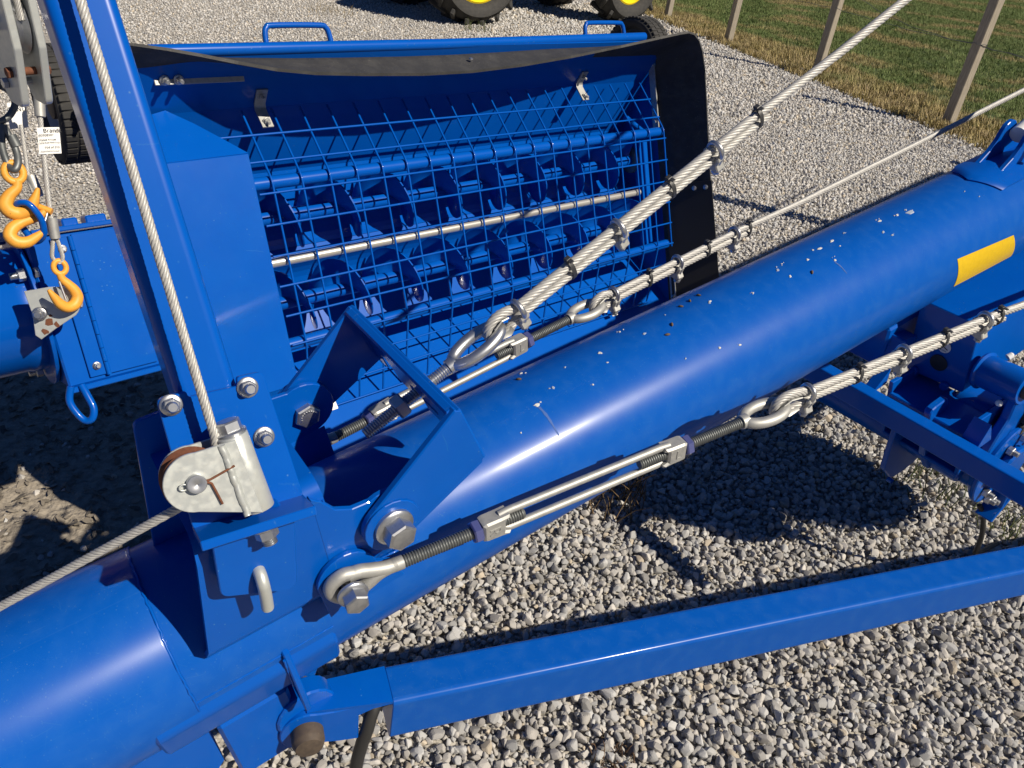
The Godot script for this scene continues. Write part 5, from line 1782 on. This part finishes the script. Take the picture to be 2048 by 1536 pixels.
	b.X = ax(Vector3(2.47, -0.53, 0.44), Vector3.BACK)
	tyre_ring(b, 0.28, 0.16, 0.2, 0.025)
	for k in 40:
		for z in [-0.07, 0.0, 0.07]:
			b.X = ax(Vector3(2.47, -0.53, 0.44), Vector3.BACK) * Transform3D(Basis(Vector3.BACK, TAU * (k + (0.5 if z == 0.0 else 0.0)) / 40.0), Vector3.ZERO)
			b.box(Vector3(0.279, 0, z), Vector3(0.012, 0.032, 0.05), 0.003)
	var wh := part("tyre", b, M.tire, t)
	b = MB.new()
	b.X = ax(Vector3(2.47, -0.53, 0.44), Vector3.BACK)
	b.lathe(PackedVector2Array([Vector2(0.165, -0.08), Vector2(0.162, 0.08), Vector2(0.15, 0.09), Vector2(0.13, 0.03), Vector2(0.06, 0.0), Vector2(0.055, 0.06), Vector2(0, 0.07)]), 40)
	part("rim", b, M.blue, wh)
	b = MB.new()
	b.X = Transform3D()
	b.sweep(PackedVector3Array([Vector3(2.47, -0.53, 0.44), Vector3(2.47, -0.53, 0.28), Vector3(2.25, -0.55, 0.27), Vector3(1.95, -0.575, 0.27)]), 0.04, 12)
	part("wheel_arm", b, M.blue, t)
	var h := thing("electrical_cable", "thin black cable hanging from the hub at the right edge down to the gravel", "cable", FM)
	b = MB.new()
	b.sweep(curve([Vector3(1.96, -0.76, 0.34), Vector3(1.97, -0.80, 0.36), Vector3(1.985, -0.88, 0.375), Vector3(2.03, -0.98, 0.37), Vector3(2.09, -1.06, 0.36), Vector3(2.3, -1.17, 0.35)], 6), 0.0075, 10)
	part("cable_line", b, M.hose, h)

# ---------------------------------------------------------------- fence
var posts := [Vector3(5.50, 0, -6.95), Vector3(4.649, 0, -9.469), Vector3(3.794, 0, -11.974), Vector3(2.928, 0, -14.331), Vector3(2.168, 0, -16.901), Vector3(1.34, 0, -19.4)]
func build_fence() -> void:
	var rng := RandomNumberGenerator.new()
	rng.seed = 77
	var labels := ["wooden fence post nearest the viewer, outside the right edge", "grey wooden fence post at top right, the largest, with wire tied round it", "second grey wooden fence post from the right, crossed by the rising cable", "third grey wooden fence post from the right, beside dry yellow grass", "short leftmost wooden fence post just right of the yellow-rimmed tyre", "wooden fence post beyond the top edge of the view"]
	for i in posts.size():
		var t := thing("fence_post", labels[i], "fence post", Transform3D(Basis(Vector3.UP, 0.55 + rng.randf_range(-0.1, 0.1)) * Basis(Vector3.BACK, -0.012 * i * 0.4), posts[i]), "fence posts along the gravel edge")
		var b := MB.new()
		b.box(Vector3(0, 0.69, 0), Vector3(0.108, 1.66, 0.112), 0.007)
		part("timber", b, M.wood, t)
		if i == 1:
			b = MB.new()
			var lp := PackedVector3Array()
			for k in 17: lp.append(Vector3(cos(TAU * k / 16.0) * 0.08, 0.885 + 0.01 * sin(k * 1.7), sin(TAU * k / 16.0) * 0.079))
			b.sweep(lp, 0.003, 5)
			part("tie_wire", b, M.dark, t)
	for wdef in [[0.88, 0.88, "taut rusty fence wire strung between the posts"], [0.87, 1.16, "slack twisted fence wire rising from the largest post"]]:
		var t := thing("fence_wire", wdef[2], "fence wire")
		var b := MB.new()
		var path := PackedVector3Array()
		for i in posts.size() - 1:
			for k in 12:
				var f := k / 12.0
				var h0: float = wdef[0] if i % 2 == 1 else wdef[1]
				var h1: float = wdef[1] if i % 2 == 1 else wdef[0]
				var p: Vector3 = posts[i].lerp(posts[i + 1], f)
				p.y = lerpf(h0, h1, f) - sin(f * PI) * (0.03 if wdef[1] < 1.0 else 0.10) + 0.008 * sin(k * 2.1 + i)
				path.append(p + Vector3(-0.03, 0, 0.02))
		b.sweep(path, 0.0032, 5)
		part("wire", b, M.dark, t)

# ---------------------------------------------------------------- tractor at the far side of the yard
func tractor_wheel(t: Node3D, xf: Transform3D, R: float, rr: float, w: float, nl: int) -> void:
	var b := MB.new()
	b.X = xf
	tyre_ring(b, R - 0.045, rr, w, 0.08)
	for k in nl:
		for s in [1.0, -1.0]:
			b.X = xf * Transform3D(Basis(Vector3.BACK, TAU * (k + (0.5 if s > 0 else 0.0)) / nl), Vector3.ZERO)
			b.X = b.X * Transform3D(Basis(Vector3.RIGHT, 0.75 * s), Vector3(R - 0.035, 0, w * 0.24 * s))
			b.box(Vector3.ZERO, Vector3(0.085, 0.062, w * 0.62), 0.012)
	b.X = Transform3D()
	var ty := part("tyre", b, M.tire, t)
	b = MB.new()
	b.X = xf
	b.lathe(PackedVector2Array([Vector2(rr + 0.01, w * 0.33), Vector2(rr - 0.015, w * 0.36), Vector2(rr - 0.03, w * 0.28), Vector2(rr - 0.05, w * 0.22), Vector2(rr - 0.07, w * 0.05), Vector2(rr - 0.10, w * 0.02), Vector2(rr * 0.55, w * 0.06), Vector2(rr * 0.5, w * 0.16), Vector2(0, w * 0.18)]), 48)
	b.X = Transform3D()
	var rm := part("rim", b, M.rim, ty)
	for k in 10:
		b = MB.new()
		bolt(b, xf * Transform3D(Basis.IDENTITY, Vector3(cos(TAU * k / 10.0) * rr * 0.68, sin(TAU * k / 10.0) * rr * 0.68, w * 0.045)), 0.04, 0.03)
		part("wheel_bolt", b, M.rim, ty)

func build_tractor() -> void:
	var t := thing("tractor", "large tractor with black lugged tyres and yellow rims at the top edge", "tractor")
	var c0 := Vector3(-1.32, 0, -12.95)
	var c1 := Vector3(1.12, 0, -15.15)
	var fwd := (c1 - c0).normalized()
	var out := Vector3(-fwd.z, 0, fwd.x)
	if out.z < 0: out = -out
	tractor_wheel(t, ax(c0 + Vector3.UP * 0.86, out, Vector3.UP), 0.87, 0.56, 0.5, 18)
	tractor_wheel(t, ax(c1 + Vector3.UP * 0.72, out, Vector3.UP), 0.73, 0.40, 0.46, 16)
	tractor_wheel(t, ax(c0 + Vector3.UP * 0.86 - out * 1.9, -out, Vector3.UP), 0.87, 0.56, 0.5, 18)
	tractor_wheel(t, ax(c1 + Vector3.UP * 0.72 - out * 1.9, -out, Vector3.UP), 0.73, 0.40, 0.46, 16)
	var X := Transform3D(Basis(fwd, Vector3.UP, fwd.cross(Vector3.UP)), (c0 + c1) * 0.5 - out * 0.95)
	var b := MB.new()
	b.X = X
	b.box(Vector3(0, 0.95, 0), Vector3(3.9, 0.45, 0.6), 0.04)
	b.box(Vector3(-1.64, 0.86, 0), Vector3(0.3, 0.3, 1.7), 0.05)
	b.box(Vector3(1.64, 0.72, 0), Vector3(0.22, 0.22, 1.7), 0.05)
	part("chassis", b, M.dark, t)
	b = MB.new()
	b.X = X
	b.prism(rounded(A2([-0.2, 1.15, 2.35, 1.1, 2.45, 1.6, 2.2, 1.85, -0.2, 2.05]), 0.12), -0.42, 0.42, 0.05)
	part("hood", b, M.green, t)
	b = MB.new()
	b.X = X
	b.prism(rounded(A2([-2.0, 1.6, -0.2, 1.5, -0.1, 1.9, -0.45, 3.1, -1.9, 3.1, -2.1, 2.1]), 0.1), -0.75, 0.75, 0.04)
	part("cab", b, M.black, t)
	for s in [1.0, -1.0]:
		b = MB.new()
		b.X = X
		var rows := []
		for k in 9:
			var a := deg_to_rad(lerpf(20, 165, k / 8.0))
			rows.append(PackedVector3Array([Vector3(-1.64 + cos(a) * 0.98, 0.86 + sin(a) * 0.98, s * 0.7), Vector3(-1.64 + cos(a) * 0.98, 0.86 + sin(a) * 0.98, s * 1.2)]))
		b.sheet(rows, 0.02)
		part("fender", b, M.green, t)

# ---------------------------------------------------------------- ground
func side_of_fence(p: Vector2) -> float:
	# metres past the fence line, positive on the lawn side
	var a := Vector2(4.649, -9.469)
	var d := Vector2(-0.319, -0.948).normalized()
	return (p - a).dot(Vector2(-d.y, d.x))

func in_dirt(p: Vector2, n: FastNoiseLite) -> float:
	# how far inside the bare packed earth under the boot (positive: bare)
	var f := -0.72 - p.x - 0.18 * maxf(0.0, -1.6 - p.y)
	f = minf(f, (p.y + 3.35) * 0.8)
	return f + n.get_noise_2d(p.x * 100.0, p.y * 100.0) * 0.5

func flat_sheet(called: String, poly: PackedVector2Array, y: float, m: Material, kind := "structure") -> void:
	var b := MB.new()
	var ids := Geometry2D.triangulate_polygon(poly)
	for i in range(0, ids.size(), 3):
		b.tri(Vector3(poly[ids[i]].x, y, poly[ids[i]].y), Vector3(poly[ids[i + 1]].x, y, poly[ids[i + 1]].y), Vector3(poly[ids[i + 2]].x, y, poly[ids[i + 2]].y), Vector3.UP, Vector3.UP, Vector3.UP)
	var o := part(called, b, m, self)
	o.set_meta("kind", kind)

func build_ground() -> void:
	flat_sheet("ground", P2([-300, 300, 300, 300, 300, -400, -300, -400]), -0.012, M.ground)
	# lawn beyond the fence
	var edge := PackedVector2Array()
	var n := noise(9, 0.35, 3)
	var d := Vector2(-0.319, -0.948).normalized()
	var nn := Vector2(-d.y, d.x)
	for k in 160:
		var s := -14.0 + k * 0.4
		edge.append(Vector2(4.649, -9.469) + d * s + nn * (0.06 + n.get_noise_1d(s * 3.0) * 0.35))
	edge.append_array(P2([-14, -300, 290, -300, 290, 20]))
	flat_sheet("lawn", edge, -0.006, M.lawn)
	# packed earth patch: small relief, broken crust
	var b := MB.new()
	var dn := noise(21, 0.012, 3)
	var rn := noise(22, 0.045, 4)
	var rf := noise(23, 0.02, 3, FastNoiseLite.TYPE_CELLULAR)
	var st := 0.02
	var hh := func(x: float, z: float) -> Vector3:
		var f: float = in_dirt(Vector2(x, z), dn)
		var y := -0.014 + 0.016 * clampf(f * 6.0, -0.5, 1.0)
		y += rn.get_noise_2d(x * 400.0, z * 400.0) * 0.008 + absf(rf.get_noise_2d(x * 260.0, z * 260.0)) * -0.006
		return Vector3(x, y, z)
	for i in 150:
		for j in 140:
			var x := -3.6 + i * st
			var z := -3.5 + j * st
			if in_dirt(Vector2(x, z), dn) < -0.12: continue
			var p0: Vector3 = hh.call(x, z)
			var p1: Vector3 = hh.call(x + st, z)
			var p2: Vector3 = hh.call(x + st, z + st)
			var p3: Vector3 = hh.call(x, z + st)
			b.fquad(p0, p1, p2, p3, Vector3.UP)
	var o := part("packed_earth", b, M.dirt, self)
	o.set_meta("kind", "structure")

func stone_mesh(sd: int, sub := 1) -> ArrayMesh:
	var rng := RandomNumberGenerator.new()
	rng.seed = sd
	var t := (1.0 + sqrt(5.0)) / 2.0
	var v := [Vector3(-1, t, 0), Vector3(1, t, 0), Vector3(-1, -t, 0), Vector3(1, -t, 0), Vector3(0, -1, t), Vector3(0, 1, t), Vector3(0, -1, -t), Vector3(0, 1, -t), Vector3(t, 0, -1), Vector3(t, 0, 1), Vector3(-t, 0, -1), Vector3(-t, 0, 1)]
	var f := [[0, 11, 5], [0, 5, 1], [0, 1, 7], [0, 7, 10], [0, 10, 11], [1, 5, 9], [5, 11, 4], [11, 10, 2], [10, 7, 6], [7, 1, 8], [3, 9, 4], [3, 4, 2], [3, 2, 6], [3, 6, 8], [3, 8, 9], [4, 9, 5], [2, 4, 11], [6, 2, 10], [8, 6, 7], [9, 8, 1]]
	var T := []
	for q in f: T.append([v[q[0]].normalized(), v[q[1]].normalized(), v[q[2]].normalized()])
	for s in sub:
		var N2 := []
		for q in T:
			var a: Vector3 = ((q[0] + q[1]) * 0.5).normalized()
			var bb: Vector3 = ((q[1] + q[2]) * 0.5).normalized()
			var c: Vector3 = ((q[2] + q[0]) * 0.5).normalized()
			N2.append_array([[q[0], a, c], [q[1], bb, a], [q[2], c, bb], [a, bb, c]])
		T = N2
	# cut by random planes so that faces come out flat, then squash
	var planes := []
	for k in 10:
		var n := Vector3(rng.randfn(), rng.randfn(), rng.randfn()).normalized()
		planes.append([n, rng.randf_range(0.52, 0.85)])
	var sc := Vector3(1.0, rng.randf_range(0.5, 0.75), rng.randf_range(0.65, 0.95))
	var push := func(p: Vector3) -> Vector3:
		var k := 1.0
		for q in planes:
			var dd: float = p.dot(q[0])
			if dd > 1e-3: k = minf(k, q[1] / dd)
		return p * k * sc
	var b := MB.new()
	for q in T:
		var p0: Vector3 = push.call(q[0])
		var p1: Vector3 = push.call(q[1])
		var p2: Vector3 = push.call(q[2])
		var fn := (p1 - p0).cross(p2 - p0).normalized()
		if fn.dot(p0 + p1 + p2) < 0: fn = -fn
		var m0 := fn.lerp((p0 / sc).normalized(), 0.1).normalized()
		var m1 := fn.lerp((p1 / sc).normalized(), 0.1).normalized()
		var m2 := fn.lerp((p2 / sc).normalized(), 0.1).normalized()
		b.tri(p0, p1, p2, m0, m1, m2)
	return b.mesh()

func scatter(called: String, meshes: Array, m: Material, xf: Array, cols: Array, parent: Node) -> void:
	var nv := meshes.size()
	for v in nv:
		var idx := []
		for i in range(v, xf.size(), nv): idx.append(i)
		if idx.is_empty(): continue
		var mm := MultiMesh.new()
		mm.transform_format = MultiMesh.TRANSFORM_3D
		mm.use_colors = true
		mm.mesh = meshes[v]
		mm.instance_count = idx.size()
		for k in idx.size():
			mm.set_instance_transform(k, xf[idx[k]])
			mm.set_instance_color(k, cols[idx[k]])
		var o := MultiMeshInstance3D.new()
		o.name = called
		o.multimesh = mm
		o.material_override = m
		parent.add_child(o, true)
		o.set_meta("kind", "stuff")

func stone_color(rng: RandomNumberGenerator) -> Color:
	var g := rng.randf_range(0.34, 0.55)
	var w := rng.randf()
	if w < 0.12: return Color(g * 0.66, g * 0.65, g * 0.64)
	if w < 0.17: return Color(g * 1.05, g * 0.92, g * 0.74)
	if w < 0.50: return Color(g * 0.97, g * 0.975, g * 0.98)
	return Color(g * 1.03, g * 0.99, g * 0.94)

func build_gravel() -> void:
	var rng := RandomNumberGenerator.new()
	rng.seed = 4242
	var root := Node3D.new()
	root.name = "gravel"
	add_child(root, true)
	tag(root, "pale crushed limestone gravel covering the yard under the machine", "gravel", "", "stuff")
	var dn := noise(21, 0.012, 3)
	var big := []
	for k in 8: big.append(stone_mesh(100 + k, 2))
	var small := []
	for k in 4: small.append(stone_mesh(200 + k, 0))
	var xf := []
	var cols := []
	# zones: [x0, x1, z0, z1, cell, size lo, size hi, layers]
	var add := func(x0: float, x1: float, z0: float, z1: float, cell: float, lo: float, hi: float, y: float) -> void:
		var nx := int((x1 - x0) / cell)
		var nz := int((z1 - z0) / cell)
		for i in nx:
			for j in nz:
				var p := Vector2(x0 + (i + rng.randf()) * cell, z0 + (j + rng.randf()) * cell)
				var s := lo + (hi - lo) * pow(rng.randf(), 1.9)
				if side_of_fence(p) > rng.randf_range(-0.25, 0.2): continue
				var dd: float = in_dirt(p, dn)
				if dd > rng.randf_range(-0.1, 0.12) and rng.randf() < 0.93: continue
				if p.x < -1.2: s *= 0.72
				var bs := Basis.from_euler(Vector3(rng.randf() * TAU, rng.randf() * TAU, rng.randf() * TAU))
				xf.append(Transform3D(bs * Basis.from_scale(Vector3.ONE * s), Vector3(p.x, y + s * rng.randf_range(0.05, 0.55), p.y)))
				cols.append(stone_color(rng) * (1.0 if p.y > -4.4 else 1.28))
	add.call(-1.6, 3.6, -4.4, -0.4, 0.0175, 0.007, 0.0165, -0.010)
	add.call(-1.6, 3.6, -4.4, -0.4, 0.024, 0.009, 0.024, -0.003)
	add.call(-4.2, -1.6, -4.4, -0.6, 0.024, 0.0085, 0.016, -0.008)
	scatter("stones", big, M.stone, xf, cols, root)
	xf.clear()
	cols.clear()
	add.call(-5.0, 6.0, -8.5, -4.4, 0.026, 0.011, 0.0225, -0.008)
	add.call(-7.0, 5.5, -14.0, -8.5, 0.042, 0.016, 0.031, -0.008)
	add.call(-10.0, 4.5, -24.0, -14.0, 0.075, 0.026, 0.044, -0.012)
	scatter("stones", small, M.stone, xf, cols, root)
	# dead leaves and bark flakes on the bare earth
	var lf := MB.new()
	lf.sheet([P3([-1, 0.1, -0.35, 0, 0.0, -0.5, 1, 0.15, -0.2]), P3([-1.1, 0.0, 0, 0, 0.12, 0, 1.2, 0.0, 0.05]), P3([-0.8, 0.15, 0.4, 0, 0.02, 0.5, 0.9, 0.1, 0.25])], 0.05)
	var leaf := lf.mesh()
	xf.clear()
	cols.clear()
	for k in 5200:
		var p := Vector2(rng.randf_range(-3.4, -0.7), rng.randf_range(-3.4, -0.8))
		if in_dirt(p, dn) < 0.0: continue
		var s := rng.randf_range(0.006, 0.02)
		xf.append(Transform3D(Basis.from_euler(Vector3(rng.randf_range(-0.5, 0.5), rng.randf() * TAU, rng.randf_range(-0.5, 0.5))) * Basis.from_scale(Vector3(s, s, s)), Vector3(p.x, 0.006, p.y)))
		var g := rng.randf_range(0.10, 0.3)
		cols.append(Color(g, g * 0.88, g * 0.72))
	var lr := Node3D.new()
	lr.name = "leaf_litter"
	add_child(lr, true)
	tag(lr, "dry leaf and bark litter on the packed earth at the left", "litter", "", "stuff")
	scatter("flakes", [leaf], M.stone, xf, cols, lr)

func blade_clump(sd: int, n: int, spread: float, h: float, w: float) -> ArrayMesh:
	var rng := RandomNumberGenerator.new()
	rng.seed = sd
	var b := MB.new()
	for k in n:
		var o := Vector3(rng.randf_range(-spread, spread), 0, rng.randf_range(-spread, spread))
		var a := rng.randf() * TAU
		var lean := Vector3(cos(a), 0, sin(a)) * rng.randf_range(0.15, 0.8) * h
		var hh := h * rng.randf_range(0.5, 1.1)
		var sd2 := Vector3(-sin(a), 0, cos(a)) * w
		var g := rng.randf_range(0.75, 1.25)
		b.col = Color(g, g, g)
		var m := o + lean * 0.4 + Vector3.UP * hh * 0.62
		var tp := o + lean + Vector3.UP * hh
		var n1 := (Vector3.UP * 0.6 + Vector3(cos(a), 0, sin(a)) * -0.7).normalized()
		b.quad(o - sd2, o + sd2, m + sd2 * 0.7, m - sd2 * 0.7, n1, n1, n1, n1)
		b.tri(m - sd2 * 0.7, m + sd2 * 0.7, tp, n1, n1, n1)
	return b.mesh()

func build_grass() -> void:
	var rng := RandomNumberGenerator.new()
	rng.seed = 99
	var root := Node3D.new()
	root.name = "grass"
	add_child(root, true)
	tag(root, "mown green lawn with a dry yellow fringe beyond the fence", "grass", "", "stuff")
	var clumps := []
	for k in 4: clumps.append(blade_clump(300 + k, 16, 0.06, 0.075, 0.0035))
	var xf := []
	var cols := []
	var pn := noise(31, 0.5, 3)
	var pn2 := noise(32, 1.6, 3)
	var a := Vector2(4.649, -9.469)
	var d := Vector2(-0.319, -0.948).normalized()
	var nn := Vector2(-d.y, d.x)
	for k in 95000:
		var s := rng.randf_range(-9.0, 22.0)
		var r := pow(rng.randf(), 1.25) * 17.0 - 0.35
		var p := a + d * s + nn * r
		var dry := clampf(1.25 - r * 0.85 + pn.get_noise_2d(p.x, p.y) * 1.3, 0, 1)
		dry = maxf(dry, clampf((pn.get_noise_2d(p.x * 0.6 + 40, p.y * 0.6) - 0.12) * 3.5, 0, 0.85))
		if r < 0.35 and rng.randf() < 0.35 + pn2.get_noise_2d(p.x, p.y) * 0.6: continue
		var sc := rng.randf_range(0.7, 1.2) * (1.25 if r < 0.9 else 0.85)
		xf.append(Transform3D(Basis(Vector3.UP, rng.randf() * TAU) * Basis.from_scale(Vector3(sc, sc * rng.randf_range(0.7, 1.2), sc)), Vector3(p.x, -0.008, p.y)))
		var stripe := 0.5 + 0.5 * signf(sin((p.x * 0.95 + p.y * 0.32) * 3.6))
		var gr := Color(0.12, 0.175, 0.045).lerp(Color(0.17, 0.23, 0.07), stripe * 0.6 + pn2.get_noise_2d(p.x, p.y) * 0.3)
		var dy := Color(0.42, 0.33, 0.13).lerp(Color(0.33, 0.25, 0.14), rng.randf())
		cols.append(gr.lerp(dy, clampf(dry + rng.randf_range(-0.25, 0.25), 0, 1)))
	for k in 60000:
		var s := rng.randf_range(-14.0, 44.0)
		var r := 15.0 + pow(rng.randf(), 1.1) * 33.0
		var p := a + d * s + nn * r
		var dry := clampf((pn.get_noise_2d(p.x * 0.6 + 40, p.y * 0.6) - 0.12) * 3.5, 0, 0.7)
		var sc := rng.randf_range(1.5, 2.4)
		xf.append(Transform3D(Basis(Vector3.UP, rng.randf() * TAU) * Basis.from_scale(Vector3(sc, sc * 0.6, sc)), Vector3(p.x, -0.008, p.y)))
		cols.append(Color(0.14, 0.19, 0.055).lerp(Color(0.3, 0.23, 0.1), dry))
	scatter("blades", clumps, M.grass, xf, cols, root)
	# weeds in the gravel
	var weeds := [[Vector3(0.40, 0, -2.08), 0.12, 0.16, Color(0.13, 0.085, 0.04), "dry brown weed in the gravel below the near turnbuckle"], [Vector3(1.62, 0, -2.42), 0.16, 0.10, Color(0.07, 0.09, 0.03), "tuft of green grass in the gravel beside the hub"], [Vector3(1.85, 0, -2.22), 0.12, 0.08, Color(0.10, 0.12, 0.035), "pale grass tuft at the foot of the hub"], [Vector3(-1.15, 0, -12.3), 0.2, 0.14, Color(0.09, 0.11, 0.035), "grass tuft growing against the tractor's nearer tyre"], [Vector3(-3.3, 0, -12.2), 0.35, 0.14, Color(0.22, 0.17, 0.08), "dry grass in the tractor's shadow at the top edge"], [Vector3(0.36, 0, -1.12), 0.06, 0.03, Color(0.10, 0.06, 0.035), "small dead brown weed in the foreground gravel"]]
	for w in weeds:
		var t := thing("weed", w[4], "weed", Transform3D(Basis.IDENTITY, w[0]))
		var b := MB.new()
		for k in 70:
			var o: Vector3 = Vector3(rng.randf_range(-1, 1), 0, rng.randf_range(-1, 1)) * w[1]
			if o.length() > w[1]: continue
			var an := rng.randf() * TAU
			var h: float = w[2] * rng.randf_range(0.4, 1.1)
			var tip: Vector3 = o + Vector3(cos(an), 0, sin(an)) * h * rng.randf_range(0.2, 0.9) + Vector3.UP * h
			var c: Color = w[3] * rng.randf_range(0.6, 1.4)
			b.col = Color(c.r, c.g, c.b)
			b.sweep(PackedVector3Array([o, o.lerp(tip, 0.55) + Vector3.UP * h * 0.15, tip]), [0.0022, 0.0017, 0.0005], 4, false, false)
		part("stems", b, M.grass, t).set_meta("kind", "stuff")
